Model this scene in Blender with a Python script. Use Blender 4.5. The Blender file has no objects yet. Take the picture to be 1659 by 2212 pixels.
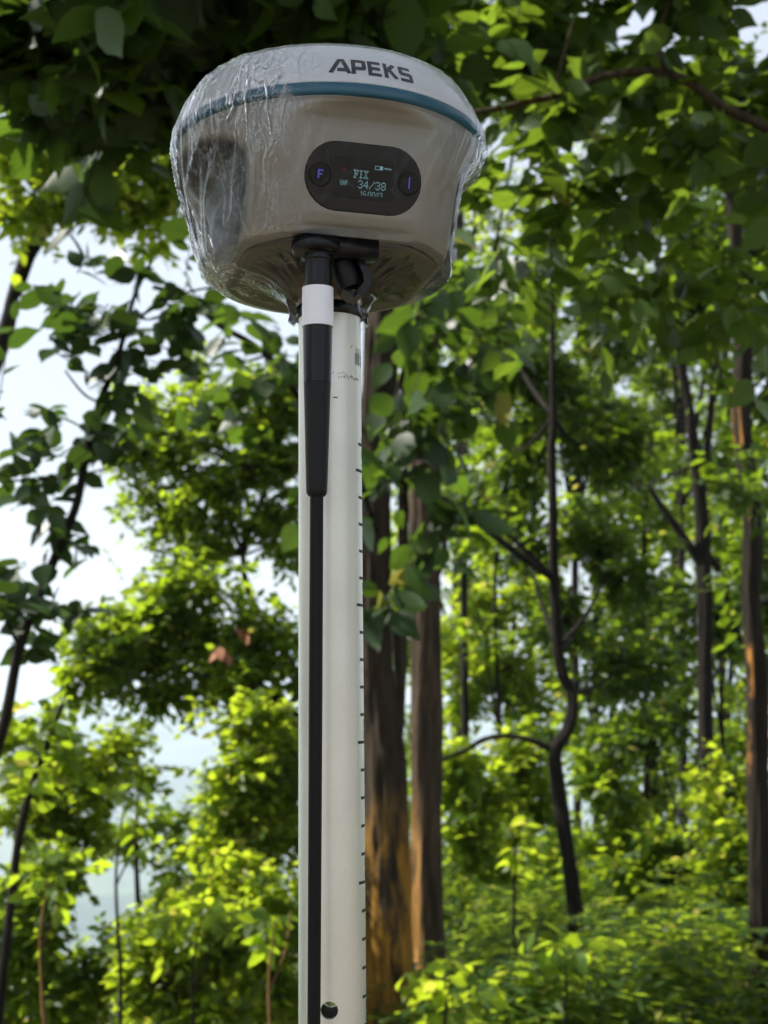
import bpy, bmesh, math, random
import numpy as np
from mathutils import Vector, Matrix, Quaternion, noise
random.seed(7); rng = np.random.default_rng(7)
R = math.radians
sc = bpy.context.scene
COL = sc.collection

# ------------------------------------------------------------------ camera, sky, sun, exposure
CAMZ = 1.55; PITCH = R(6.9); F = 3322.0
cd = bpy.data.cameras.new('camera'); cam = bpy.data.objects.new('camera', cd); COL.objects.link(cam)
cam.location = (0, 0, CAMZ); cam.rotation_euler = (R(90) + PITCH, 0, 0)
cd.sensor_fit = 'HORIZONTAL'; cd.sensor_width = 36; cd.lens = F / 1659 * 36
cd.clip_start = 0.02; cd.clip_end = 20000
cd.dof.use_dof = True; cd.dof.focus_distance = 0.55; cd.dof.aperture_fstop = 36; cd.dof.aperture_blades = 0
sc.camera = cam
SUN = Vector((-0.66, 0.12, 0.74)).normalized()
w = bpy.data.worlds.new('World'); sc.world = w; w.use_nodes = True
nt = w.node_tree; nt.nodes.clear()
o_ = nt.nodes.new('ShaderNodeOutputWorld'); bg = nt.nodes.new('ShaderNodeBackground'); sk = nt.nodes.new('ShaderNodeTexSky')
sk.sky_type = 'NISHITA'; sk.sun_disc = False; sk.sun_elevation = math.asin(SUN.z)
sk.sun_rotation = math.atan2(SUN.x, SUN.y); sk.air_density = 1.0; sk.dust_density = 2.5; sk.ozone_density = 1.0
bg.inputs[1].default_value = 0.122
vl = nt.nodes.new('ShaderNodeMix'); vl.data_type = 'RGBA'; vl.inputs[0].default_value = .72     # thin bright overcast veil over the blue
vl.inputs[7].default_value = (3.15, 3.3, 3.5, 1); nt.links.new(sk.outputs[0], vl.inputs[6]); nt.links.new(vl.outputs[2], bg.inputs[0]); nt.links.new(bg.outputs[0], o_.inputs[0])
sl = bpy.data.lights.new('sun', 'SUN'); sl.energy = 5.0; sl.angle = R(0.6); sl.color = (1, .95, .86)
so = bpy.data.objects.new('sun', sl); COL.objects.link(so); so.rotation_euler = SUN.to_track_quat('Z', 'Y').to_euler(); so.location = (0, 0, 8)
sc.view_settings.view_transform = 'Standard'; sc.view_settings.look = 'None'
sc.view_settings.exposure = 1.15; sc.view_settings.gamma = 1; sc.view_settings.use_curve_mapping = False
sc.render.engine = 'CYCLES'
cy = sc.cycles; cy.use_denoising = True; cy.max_bounces = 8; cy.diffuse_bounces = 3; cy.glossy_bounces = 3
cy.transmission_bounces = 6; cy.transparent_max_bounces = 12; cy.volume_bounces = 1; cy.use_adaptive_sampling = True
cy.adaptive_threshold = 0.02; cy.sample_clamp_indirect = 6; cy.caustics_reflective = False; cy.caustics_refractive = False

# ------------------------------------------------------------------ helpers
CP = Vector((0, 0, CAMZ)); FW = Vector((0, math.cos(PITCH), math.sin(PITCH))); UP = Vector((0, -math.sin(PITCH), math.cos(PITCH)))
def P(u, v, Y):
    "world point at depth Y seen at photo position u, v (of 1659 x 2212)"
    d = FW + Vector((1, 0, 0)) * ((u - 829.5) / F) + UP * ((1106 - v) / F)
    return CP + d * (Y / d.y)
def tag(o, label=None, cat=None, group=None, kind=None):
    if label: o['label'] = label
    if cat: o['category'] = cat
    if group: o['group'] = group
    if kind: o['kind'] = kind
    return o
def link(name, me, mat=None, parent=None, smooth=True):
    if mat: me.materials.append(mat)
    if smooth: me.polygons.foreach_set('use_smooth', [True] * len(me.polygons))
    o = bpy.data.objects.new(name, me); COL.objects.link(o)
    if parent: o.parent = parent
    return o
def pyo(name, vs, fs, mat, parent=None, smooth=True):
    me = bpy.data.meshes.new(name); me.from_pydata([tuple(v) for v in vs], [], fs); me.update()
    return link(name, me, mat, parent, smooth)
def bmo(name, bm, mat, parent=None, smooth=True):
    me = bpy.data.meshes.new(name); bmesh.ops.recalc_face_normals(bm, faces=bm.faces); bm.to_mesh(me); bm.free()
    return link(name, me, mat, parent, smooth)
def empty(name, loc=(0, 0, 0)):
    o = bpy.data.objects.new(name, None); COL.objects.link(o); o.location = loc; o.empty_display_size = .1
    return o
def sharp(o, a=35):
    me = o.data
    me.update()
    bm = bmesh.new(); bm.from_mesh(me)
    for e in bm.edges:
        if len(e.link_faces) == 2 and e.calc_face_angle(0) > R(a): e.smooth = False
    bm.to_mesh(me); bm.free(); return o
def lathe(prof, n=96, cap=True):
    vs, fs = [], []
    for r, z in prof:
        for i in range(n):
            a = 2 * math.pi * i / n; vs.append((r * math.cos(a), r * math.sin(a), z))
    m = len(prof)
    for j in range(m - 1):
        for i in range(n):
            k = (i + 1) % n; fs.append((j * n + i, j * n + k, (j + 1) * n + k, (j + 1) * n + i))
    if cap:
        fs.append(tuple(range(n - 1, -1, -1))); fs.append(tuple((m - 1) * n + i for i in range(n)))
    return vs, fs
def tube(pts, rad, sides=10, rough=0.0, seed=0, sub=1):
    "tube along a polyline (smoothed), radii interpolated"
    pts = [Vector(p) for p in pts]
    rad = list(rad) if hasattr(rad, '__len__') else [rad] * len(pts)
    if sub > 1:
        q, qr = [], []
        for i in range(len(pts) - 1):
            p0 = pts[max(i - 1, 0)]; p1 = pts[i]; p2 = pts[i + 1]; p3 = pts[min(i + 2, len(pts) - 1)]
            for s in range(sub):
                t = s / sub
                q.append(.5 * ((2 * p1) + (p2 - p0) * t + (2 * p0 - 5 * p1 + 4 * p2 - p3) * t * t + (3 * p1 - p0 - 3 * p2 + p3) * t ** 3))
                qr.append(rad[i] * (1 - t) + rad[i + 1] * t)
        q.append(pts[-1]); qr.append(rad[-1]); pts, rad = q, qr
    vs, fs = [], []; ref = Vector((.3, 1, .2))
    for i, p in enumerate(pts):
        d = (pts[min(i + 1, len(pts) - 1)] - pts[max(i - 1, 0)])
        d = d.normalized() if d.length > 1e-9 else Vector((0, 0, 1))
        a = ref - d * ref.dot(d)
        if a.length < .05: a = Vector((1, 0, 0)) - d * d.x
        a.normalize(); b = d.cross(a); ref = a
        for k in range(sides):
            t = 2 * math.pi * k / sides; v = a * math.cos(t) + b * math.sin(t); r = rad[i]
            if rough: r *= 1 + rough * noise.noise(Vector((v.x * 1.6, v.y * 1.6, p.z * 2.2 + seed))) + rough * .5 * noise.noise(Vector((v.x * 5, v.y * 5, p.z * 5 + seed))) - rough * .55 * (1 - 2 * abs(noise.noise(Vector((v.x * 7, v.y * 7, p.z * 3.2 + seed * 2))))) ** 3
            vs.append(p + v * r)
    m = len(pts)
    for j in range(m - 1):
        for i in range(sides):
            k = (i + 1) % sides; fs.append((j * sides + i, j * sides + k, (j + 1) * sides + k, (j + 1) * sides + i))
    fs.append(tuple(range(sides - 1, -1, -1))); fs.append(tuple((m - 1) * sides + i for i in range(sides)))
    return vs, fs
class MB:
    def __init__(s): s.v = []; s.f = []
    def add(s, vf):
        n = len(s.v); s.v += [tuple(x) for x in vf[0]]; s.f += [tuple(i + n for i in f) for f in vf[1]]; return s
    def build(s, name, mat, parent=None, smooth=True): return pyo(name, s.v, s.f, mat, parent, smooth)
def box(cx, cy_, cz, sx, sy, sz):
    vs = [(cx + a * sx / 2, cy_ + b * sy / 2, cz + c * sz / 2) for a in (-1, 1) for b in (-1, 1) for c in (-1, 1)]
    return vs, [(0, 1, 3, 2), (4, 6, 7, 5), (0, 4, 5, 1), (2, 3, 7, 6), (0, 2, 6, 4), (1, 5, 7, 3)]

# ------------------------------------------------------------------ materials
def newmat(name):
    m = bpy.data.materials.new(name); m.use_nodes = True; n = m.node_tree
    return m, n, n.nodes['Principled BSDF'], n.nodes['Material Output']
def pmat(name, col, rough=.5, metal=0, spec=.5, coat=0, bump=0, bscale=200, mottled=0, mscale=8, emit=None, estr=0):
    m, n, b, o = newmat(name)
    b.inputs['Base Color'].default_value = (*col, 1); b.inputs['Roughness'].default_value = rough
    b.inputs['Metallic'].default_value = metal; b.inputs['Specular IOR Level'].default_value = spec; b.inputs['Coat Weight'].default_value = coat
    if emit: b.inputs['Emission Color'].default_value = (*emit, 1); b.inputs['Emission Strength'].default_value = estr
    tc = n.nodes.new('ShaderNodeTexCoord')
    if mottled:
        t = n.nodes.new('ShaderNodeTexNoise'); t.inputs['Scale'].default_value = mscale; t.inputs['Detail'].default_value = 6
        n.links.new(tc.outputs['Object'], t.inputs['Vector'])
        r = n.nodes.new('ShaderNodeMix'); r.data_type = 'RGBA'
        r.inputs[6].default_value = (*[c * (1 - mottled) for c in col], 1); r.inputs[7].default_value = (*[min(1, c * (1 + mottled)) for c in col], 1)
        n.links.new(t.outputs['Fac'], r.inputs[0]); n.links.new(r.outputs[2], b.inputs['Base Color'])
    if bump:
        t = n.nodes.new('ShaderNodeTexNoise'); t.inputs['Scale'].default_value = bscale; t.inputs['Detail'].default_value = 4
        n.links.new(tc.outputs['Object'], t.inputs['Vector'])
        bp = n.nodes.new('ShaderNodeBump'); bp.inputs['Strength'].default_value = bump; bp.inputs['Distance'].default_value = .0004
        n.links.new(t.outputs['Fac'], bp.inputs['Height']); n.links.new(bp.outputs[0], b.inputs['Normal'])
    return m
def leafmat(name, dark, light, trans, tw=.5, rough=.35, yellow=0.03, spec=.3):
    "leaf: glossy diffuse face plus light passing through; every leaf its own tint"
    m, n, b, o = newmat(name); N, L = n.nodes, n.links
    g = N.new('ShaderNodeNewGeometry'); oi = N.new('ShaderNodeObjectInfo')
    ad = N.new('ShaderNodeMath'); ad.operation = 'ADD'; fr = N.new('ShaderNodeMath'); fr.operation = 'FRACT'
    L.new(g.outputs['Random Per Island'], ad.inputs[0]); L.new(oi.outputs['Random'], ad.inputs[1]); L.new(ad.outputs[0], fr.inputs[0])
    cr = N.new('ShaderNodeValToRGB'); e = cr.color_ramp.elements
    e[0].position = 0; e[0].color = (*dark, 1); e[1].position = .9; e[1].color = (*light, 1)
    x = e.new(1 - yellow); x.color = (*light, 1); x = e.new(1.0); x.color = (.30, .28, .06, 1)
    L.new(fr.outputs[0], cr.inputs[0])
    L.new(cr.outputs[0], b.inputs['Base Color']); b.inputs['Roughness'].default_value = rough; b.inputs['Specular IOR Level'].default_value = spec
    def mth(op, a, b_=None, c=None, clamp=False):
        x_ = N.new('ShaderNodeMath'); x_.operation = op; x_.use_clamp = clamp
        for i_, q in enumerate((a, b_, c)):
            if q is None: continue
            if isinstance(q, (int, float)): x_.inputs[i_].default_value = q
            else: L.new(q, x_.inputs[i_])
        return x_.outputs[0]
    uv = N.new('ShaderNodeUVMap'); uv.uv_map = 'blade'; su = N.new('ShaderNodeSeparateXYZ'); L.new(uv.outputs[0], su.inputs[0])
    au = mth('ABSOLUTE', su.outputs[0]); mid = mth('LESS_THAN', au, .014)
    sv = mth('GREATER_THAN', mth('SINE', mth('MULTIPLY', mth('SUBTRACT', su.outputs[1], mth('MULTIPLY', au, .9)), 56.0)), .82)
    vein = mth('MAXIMUM', mid, mth('MULTIPLY', sv, .45))
    tb = N.new('ShaderNodeTexCoord'); nz = N.new('ShaderNodeTexNoise'); nz.inputs['Scale'].default_value = 55; nz.inputs['Detail'].default_value = 4; L.new(tb.outputs['Object'], nz.inputs['Vector'])
    blot = mth('MULTIPLY_ADD', nz.outputs['Fac'], .7, .62)
    k1 = mth('MULTIPLY', blot, mth('MULTIPLY_ADD', vein, .7, 1.0)); k2 = mth('MULTIPLY', blot, mth('MULTIPLY_ADD', vein, -.35, 1.0))
    def tone(sock, k):
        vm = N.new('ShaderNodeVectorMath'); vm.operation = 'SCALE'; L.new(sock, vm.inputs[0]); L.new(k, vm.inputs['Scale']); return vm.outputs[0]
    L.new(tone(cr.outputs[0], k1), b.inputs['Base Color'])
    t = N.new('ShaderNodeBsdfTranslucent'); mx = N.new('ShaderNodeMixShader')
    cr2 = N.new('ShaderNodeValToRGB'); e = cr2.color_ramp.elements
    e[0].color = (*[c * .75 for c in trans], 1); e[1].position = .9; e[1].color = (*[min(1, c * 1.2) for c in trans], 1)
    x = e.new(1 - yellow); x.color = (*trans, 1); x = e.new(1.0); x.color = (.6, .5, .1, 1)
    L.new(fr.outputs[0], cr2.inputs[0]); L.new(tone(cr2.outputs[0], k2), t.inputs[0])
    mx.inputs[0].default_value = tw
    L.new(b.outputs[0], mx.inputs[1]); L.new(t.outputs[0], mx.inputs[2]); L.new(mx.outputs[0], o.inputs['Surface'])
    return m
def barkmat(name, c1, c2, patch=None, plo=.55, phi=.7, pscale=3.0, side=False, ztop_=1.4):
    m, n, b, o = newmat(name); N, L = n.nodes, n.links
    tc = N.new('ShaderNodeTexCoord'); mp = N.new('ShaderNodeMapping'); mp.inputs['Scale'].default_value = (38, 38, 4)
    L.new(tc.outputs['Object'], mp.inputs[0])
    t = N.new('ShaderNodeTexNoise'); t.inputs['Scale'].default_value = 1.3; t.inputs['Detail'].default_value = 8; t.inputs['Roughness'].default_value = .65
    L.new(mp.outputs[0], t.inputs['Vector'])
    cr = N.new('ShaderNodeValToRGB'); e = cr.color_ramp.elements; e[0].position = .32; e[0].color = (*c1, 1); e[1].position = .68; e[1].color = (*c2, 1)
    L.new(t.outputs['Fac'], cr.inputs[0]); out = cr.outputs[0]
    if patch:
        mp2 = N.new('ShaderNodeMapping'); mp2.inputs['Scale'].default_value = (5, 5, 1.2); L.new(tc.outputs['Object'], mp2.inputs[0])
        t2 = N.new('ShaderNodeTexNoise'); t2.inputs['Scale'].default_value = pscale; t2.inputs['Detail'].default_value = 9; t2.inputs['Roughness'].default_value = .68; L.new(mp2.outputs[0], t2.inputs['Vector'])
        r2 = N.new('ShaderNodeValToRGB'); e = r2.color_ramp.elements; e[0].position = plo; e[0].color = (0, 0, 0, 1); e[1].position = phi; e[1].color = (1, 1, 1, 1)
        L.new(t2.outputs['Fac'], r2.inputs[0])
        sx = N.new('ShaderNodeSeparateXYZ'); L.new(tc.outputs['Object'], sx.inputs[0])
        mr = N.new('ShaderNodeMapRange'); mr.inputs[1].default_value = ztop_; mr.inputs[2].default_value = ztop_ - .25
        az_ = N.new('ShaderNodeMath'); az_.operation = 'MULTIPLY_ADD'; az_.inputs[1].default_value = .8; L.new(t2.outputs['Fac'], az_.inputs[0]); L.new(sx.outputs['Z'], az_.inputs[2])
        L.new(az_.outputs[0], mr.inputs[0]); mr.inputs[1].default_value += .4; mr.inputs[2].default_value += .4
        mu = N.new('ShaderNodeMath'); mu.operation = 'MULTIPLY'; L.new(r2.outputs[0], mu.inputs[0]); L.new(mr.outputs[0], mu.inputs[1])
        if side:     # orange on the left side only, sunlight put into the bark colour
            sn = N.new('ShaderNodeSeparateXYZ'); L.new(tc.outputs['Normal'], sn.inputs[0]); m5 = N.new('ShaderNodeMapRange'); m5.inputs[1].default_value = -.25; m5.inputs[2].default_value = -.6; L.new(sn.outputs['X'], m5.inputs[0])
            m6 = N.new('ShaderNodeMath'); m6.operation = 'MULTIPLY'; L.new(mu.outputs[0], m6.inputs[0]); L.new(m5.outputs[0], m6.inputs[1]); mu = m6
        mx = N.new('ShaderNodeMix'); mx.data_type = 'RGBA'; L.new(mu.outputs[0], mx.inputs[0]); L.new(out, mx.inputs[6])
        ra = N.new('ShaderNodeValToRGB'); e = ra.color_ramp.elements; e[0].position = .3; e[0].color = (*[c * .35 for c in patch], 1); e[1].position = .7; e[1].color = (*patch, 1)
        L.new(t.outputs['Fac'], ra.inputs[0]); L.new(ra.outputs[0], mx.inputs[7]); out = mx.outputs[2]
    L.new(out, b.inputs['Base Color']); b.inputs['Roughness'].default_value = .85; b.inputs['Specular IOR Level'].default_value = .2
    bp = N.new('ShaderNodeBump'); bp.inputs['Strength'].default_value = 1; bp.inputs['Distance'].default_value = .022
    L.new(t.outputs['Fac'], bp.inputs['Height']); L.new(bp.outputs[0], b.inputs['Normal'])
    return m

M = dict(
    shell=pmat('dome_plastic', (.88, .88, .90), .2, spec=.5, coat=.4, mottled=.02),
    band=pmat('blue_band_plastic', (.02, .15, .25), .3),
    body=pmat('warm_grey_plastic', (.46, .452, .425), .36, bump=.15, bscale=900, mottled=.03, mscale=40),
    under=pmat('underside_plastic', (.07, .069, .063), .3, bump=.1, bscale=800),
    bplate=pmat('panel_plastic', (.026, .026, .027), .55, spec=.3),
    screen=pmat('display_glass', (.006, .007, .008), .3, spec=.25),
    black=pmat('black_rubber', (.005, .005, .006), .28, spec=.3, bump=.1, bscale=1500),
    black2=pmat('matte_black_rubber', (.008, .008, .009), .5, spec=.25, bump=.2, bscale=1500),
    rod=pmat('black_rod', (.005, .0045, .0045), .45, spec=.2),
    label=pmat('white_sticker', (.8, .8, .86), .45, mottled=.05, mscale=150, bump=.2, bscale=300),
    ink=pmat('dark_ink', (.03, .03, .035), .5), ticks=pmat('scale_ink', (.012, .012, .012), .6),
    faded=pmat('faded_ink', (.18, .17, .15), .6),
    glow=pmat('display_glow', (.02, .05, .05), .5, emit=(.45, .85, .9), estr=.13),
    blueglow=pmat('button_glow', (.01, .01, .05), .5, emit=(.16, .15, .9), estr=.14),
    redspot=pmat('red_reflection', (.04, .012, .010), .5, emit=(.5, .1, .05), estr=.012),  # red reflection on the display, given its own colour and faint glow
    tan=pmat('tan_metal', (.5, .38, .26), .35, metal=.3),
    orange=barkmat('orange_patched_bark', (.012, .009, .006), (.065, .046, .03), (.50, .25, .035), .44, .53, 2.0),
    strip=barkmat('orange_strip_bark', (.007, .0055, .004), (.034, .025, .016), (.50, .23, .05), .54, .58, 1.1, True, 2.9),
    bark=barkmat('brown_bark', (.022, .016, .011), (.11, .075, .046), (.50, .26, .07), .40, .52, 2.0, True),  # orange patches on the left carry painted sunlight
    dbark=barkmat('dark_bark', (.005, .0042, .0032), (.020, .015, .010)),
    twig=pmat('twig_bark', (.03, .024, .017), .8, spec=.2),
)
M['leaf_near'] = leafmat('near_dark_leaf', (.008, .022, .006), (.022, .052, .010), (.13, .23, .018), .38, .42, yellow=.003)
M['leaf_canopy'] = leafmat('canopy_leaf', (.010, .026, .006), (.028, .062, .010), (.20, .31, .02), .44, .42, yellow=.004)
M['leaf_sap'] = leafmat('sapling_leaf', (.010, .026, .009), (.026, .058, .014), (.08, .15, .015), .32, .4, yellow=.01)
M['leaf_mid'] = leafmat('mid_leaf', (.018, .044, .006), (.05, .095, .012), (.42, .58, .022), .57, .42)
M['leaf_dark'] = leafmat('shade_leaf', (.008, .022, .005), (.026, .058, .010), (.23, .36, .016), .48, .45, yellow=.02)  # darker copy of the leaf, shade put into its colour
M['leaf_bright'] = leafmat('bright_leaf', (.025, .058, .006), (.07, .12, .012), (.52, .66, .03), .62, .42, yellow=.05)  # lighter copy of the leaf, sunlight put into its colour
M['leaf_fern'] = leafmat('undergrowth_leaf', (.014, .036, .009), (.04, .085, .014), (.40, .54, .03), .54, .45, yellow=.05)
M['dead'] = pmat('dry_leaf', (.22, .085, .035), .8)

nb_ = M['body'].node_tree; at = nb_.nodes.new('ShaderNodeAttribute'); at.attribute_name = 'recess_shade'
mxb = nb_.nodes.new('ShaderNodeMix'); mxb.data_type = 'RGBA'; mxb.inputs[7].default_value = (.06, .058, .052, 1)  # darker tone painted in for the shaded scooped sides
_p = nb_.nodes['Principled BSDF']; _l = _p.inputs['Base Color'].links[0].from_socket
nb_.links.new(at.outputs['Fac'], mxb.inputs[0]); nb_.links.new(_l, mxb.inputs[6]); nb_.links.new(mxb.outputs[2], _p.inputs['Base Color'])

# white powder-coated pole: fine mottled paint
def polemat():
    m, n, b, o = newmat('white_pole_paint'); N, L = n.nodes, n.links
    tc = N.new('ShaderNodeTexCoord'); t = N.new('ShaderNodeTexNoise'); t.inputs['Scale'].default_value = 1600; t.inputs['Detail'].default_value = 3
    L.new(tc.outputs['Object'], t.inputs['Vector'])
    t2 = N.new('ShaderNodeTexNoise'); t2.inputs['Scale'].default_value = 26; t2.inputs['Detail'].default_value = 6; L.new(tc.outputs['Object'], t2.inputs['Vector'])
    cr = N.new('ShaderNodeValToRGB'); e = cr.color_ramp.elements
    e[0].position = .3; e[0].color = (.64, .62, .55, 1); e[1].position = .75; e[1].color = (.81, .785, .70, 1)
    mx = N.new('ShaderNodeMath'); mx.operation = 'MULTIPLY_ADD'; mx.inputs[1].default_value = .35
    ml = N.new('ShaderNodeMath'); ml.operation = 'MULTIPLY'; ml.inputs[1].default_value = .65; L.new(t2.outputs['Fac'], ml.inputs[0])
    L.new(t.outputs['Fac'], mx.inputs[0]); L.new(ml.outputs[0], mx.inputs[2]); L.new(mx.outputs[0], cr.inputs[0])
    # sparse specks of dirt
    vo = N.new('ShaderNodeTexVoronoi'); vo.inputs['Scale'].default_value = 130; L.new(tc.outputs['Object'], vo.inputs['Vector'])
    lt = N.new('ShaderNodeMath'); lt.operation = 'LESS_THAN'; lt.inputs[1].default_value = .045; L.new(vo.outputs['Distance'], lt.inputs[0])
    gt = N.new('ShaderNodeMath'); gt.operation = 'GREATER_THAN'; gt.inputs[1].default_value = .58; L.new(t2.outputs['Fac'], gt.inputs[0])
    an = N.new('ShaderNodeMath'); an.operation = 'MULTIPLY'; L.new(lt.outputs[0], an.inputs[0]); L.new(gt.outputs[0], an.inputs[1])
    mc = N.new('ShaderNodeMix'); mc.data_type = 'RGBA'; L.new(an.outputs[0], mc.inputs[0]); L.new(cr.outputs[0], mc.inputs[6]); mc.inputs[7].default_value = (.35, .3, .24, 1)
    L.new(mc.outputs[2], b.inputs['Base Color']); b.inputs['Roughness'].default_value = .38; b.inputs['Metallic'].default_value = .6
    bp = N.new('ShaderNodeBump'); bp.inputs['Strength'].default_value = .25; bp.inputs['Distance'].default_value = .0002
    L.new(t.outputs['Fac'], bp.inputs['Height']); L.new(bp.outputs[0], b.inputs['Normal'])
    return m
M['pole'] = polemat()
def bagmat():
    m, n, b, o = newmat('clear_crinkled_film'); N, L = n.nodes, n.links
    N.remove(b); tc = N.new('ShaderNodeTexCoord')
    def mth(op, a, b_=None, c=None, clamp=False):
        x = N.new('ShaderNodeMath'); x.operation = op; x.use_clamp = clamp
        for i_, q in enumerate((a, b_, c)):
            if q is None: continue
            if isinstance(q, (int, float)): x.inputs[i_].default_value = q
            else: L.new(q, x.inputs[i_])
        return x.outputs[0]
    def ridge(sc, scale, dist, width):
        mp = N.new('ShaderNodeMapping'); mp.inputs['Scale'].default_value = sc; L.new(tc.outputs['Object'], mp.inputs[0])
        t = N.new('ShaderNodeTexNoise'); t.inputs['Scale'].default_value = scale; t.inputs['Detail'].default_value = 2.5; t.inputs['Distortion'].default_value = dist
        L.new(mp.outputs[0], t.inputs['Vector'])
        a = mth('ABSOLUTE', mth('SUBTRACT', t.outputs['Fac'], .5))
        return mth('SUBTRACT', 1.0, mth('DIVIDE', a, width), clamp=True), t.outputs['Fac']
    r1, n1 = ridge((90, 90, 22), 1.1, .7, .03)
    r2, n2 = ridge((170, 170, 80), 1.2, 1.8, .025)
    r3, n3 = ridge((28, 28, 16), 1.0, .3, .5)
    sx = N.new('ShaderNodeSeparateXYZ'); L.new(tc.outputs['Object'], sx.inputs[0])
    ml = N.new('ShaderNodeMapRange'); ml.inputs[1].default_value = -.012; ml.inputs[2].default_value = -.042; ml.interpolation_type = 'SMOOTHSTEP'; L.new(sx.outputs['X'], ml.inputs[0])
    mr = N.new('ShaderNodeMapRange'); mr.inputs[1].default_value = .038; mr.inputs[2].default_value = .056; mr.inputs[4].default_value = .6; mr.interpolation_type = 'SMOOTHSTEP'; L.new(sx.outputs['X'], mr.inputs[0])
    patchy = N.new('ShaderNodeMapRange'); patchy.inputs[1].default_value = .46; patchy.inputs[2].default_value = .58; L.new(n3, patchy.inputs[0])
    loose = mth('ADD', mth('MULTIPLY', mth('ADD', ml.outputs[0], mr.outputs[0]), mth('ADD', mth('MULTIPLY', patchy.outputs[0], .8), .2)), .015, clamp=True)
    crease = mth('MULTIPLY', mth('MAXIMUM', mth('POWER', r1, 1.5), mth('MULTIPLY', r2, .9)), loose)
    h = mth('ADD', mth('MULTIPLY', n1, .8), mth('ADD', mth('MULTIPLY', n2, .3), mth('MULTIPLY', r1, .5)))
    bp = N.new('ShaderNodeBump'); bp.inputs['Distance'].default_value = .0035; L.new(h, bp.inputs['Height']); L.new(mth('MULTIPLY_ADD', loose, .8, .05), bp.inputs['Strength'])
    tr = N.new('ShaderNodeBsdfTransparent'); tr.inputs[0].default_value = (.95, .955, .95, 1)
    gl = N.new('ShaderNodeBsdfGlossy'); gl.inputs['Roughness'].default_value = .045; gl.inputs[0].default_value = (1, 1, 1, 1); L.new(bp.outputs[0], gl.inputs['Normal'])
    fr = N.new('ShaderNodeFresnel'); fr.inputs['IOR'].default_value = 1.45; L.new(bp.outputs[0], fr.inputs['Normal'])
    mx = N.new('ShaderNodeMixShader'); L.new(mth('MULTIPLY_ADD', fr.outputs[0], mth('MULTIPLY_ADD', loose, 1.1, .95), -.022, clamp=True), mx.inputs[0]); L.new(tr.outputs[0], mx.inputs[1]); L.new(gl.outputs[0], mx.inputs[2])  # sheen raised by the mask where the film is loose
    df = N.new('ShaderNodeBsdfDiffuse'); df.inputs[0].default_value = (.9, .92, .95, 1); tl = N.new('ShaderNodeBsdfTranslucent'); tl.inputs[0].default_value = (.9, .92, .95, 1)
    m2 = N.new('ShaderNodeMixShader'); L.new(df.outputs[0], m2.inputs[1]); L.new(tl.outputs[0], m2.inputs[2])
    m3 = N.new('ShaderNodeMixShader'); L.new(mth('MULTIPLY', crease, 1.1, clamp=True), m3.inputs[0]); L.new(mx.outputs[0], m3.inputs[1]); L.new(m2.outputs[0], m3.inputs[2])  # creases whitened in the colour to stand for glints along the folds
    L.new(m3.outputs[0], o.inputs['Surface'])
    return m
M['bag'] = bagmat()

# ------------------------------------------------------------------ ground, hills, haze
def gz(x, y):
    r = math.hypot(x, y)
    left = max(0.0, -x * .8 + y * .35 - 3.6)          # the hilltop falls away to the left and behind
    z = -0.30 * left - .012 * left * left if left < 60 else -0.30 * left - 43.2
    back = max(0.0, y - 15)
    z -= .32 * back if back < 40 else 12.8 + .1 * (back - 40)
    z += .22 * noise.noise(Vector((x * .25, y * .25, 1))) * min(1, r / 6)
    if r > 70:
        t = min(1, (r - 70) / 700); t = t * t * (3 - 2 * t)
        far = -235 + 26 * noise.fractal(Vector((x / 700, y / 700, 3)), 1, 2, 5)
        if y > 0:
            s = min(1, max(0, (r - 1500) / 2500)); s = s * s * (3 - 2 * s)
            far += s * (190 + 150 * noise.fractal(Vector((x / 1500, y / 1500, 8)), 1, 2, 6))
            s = min(1, max(0, (r - 500) / 500)); far += s * 95 * max(0, .15 + noise.fractal(Vector((x / 420, y / 420, 5)), 1, 2, 4))
        z = max(z, -240) * (1 - t) + far * t
    if y < 0: z = z * .0 + (z if r > 60 else z * min(1, r / 60))
    return z
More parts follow.
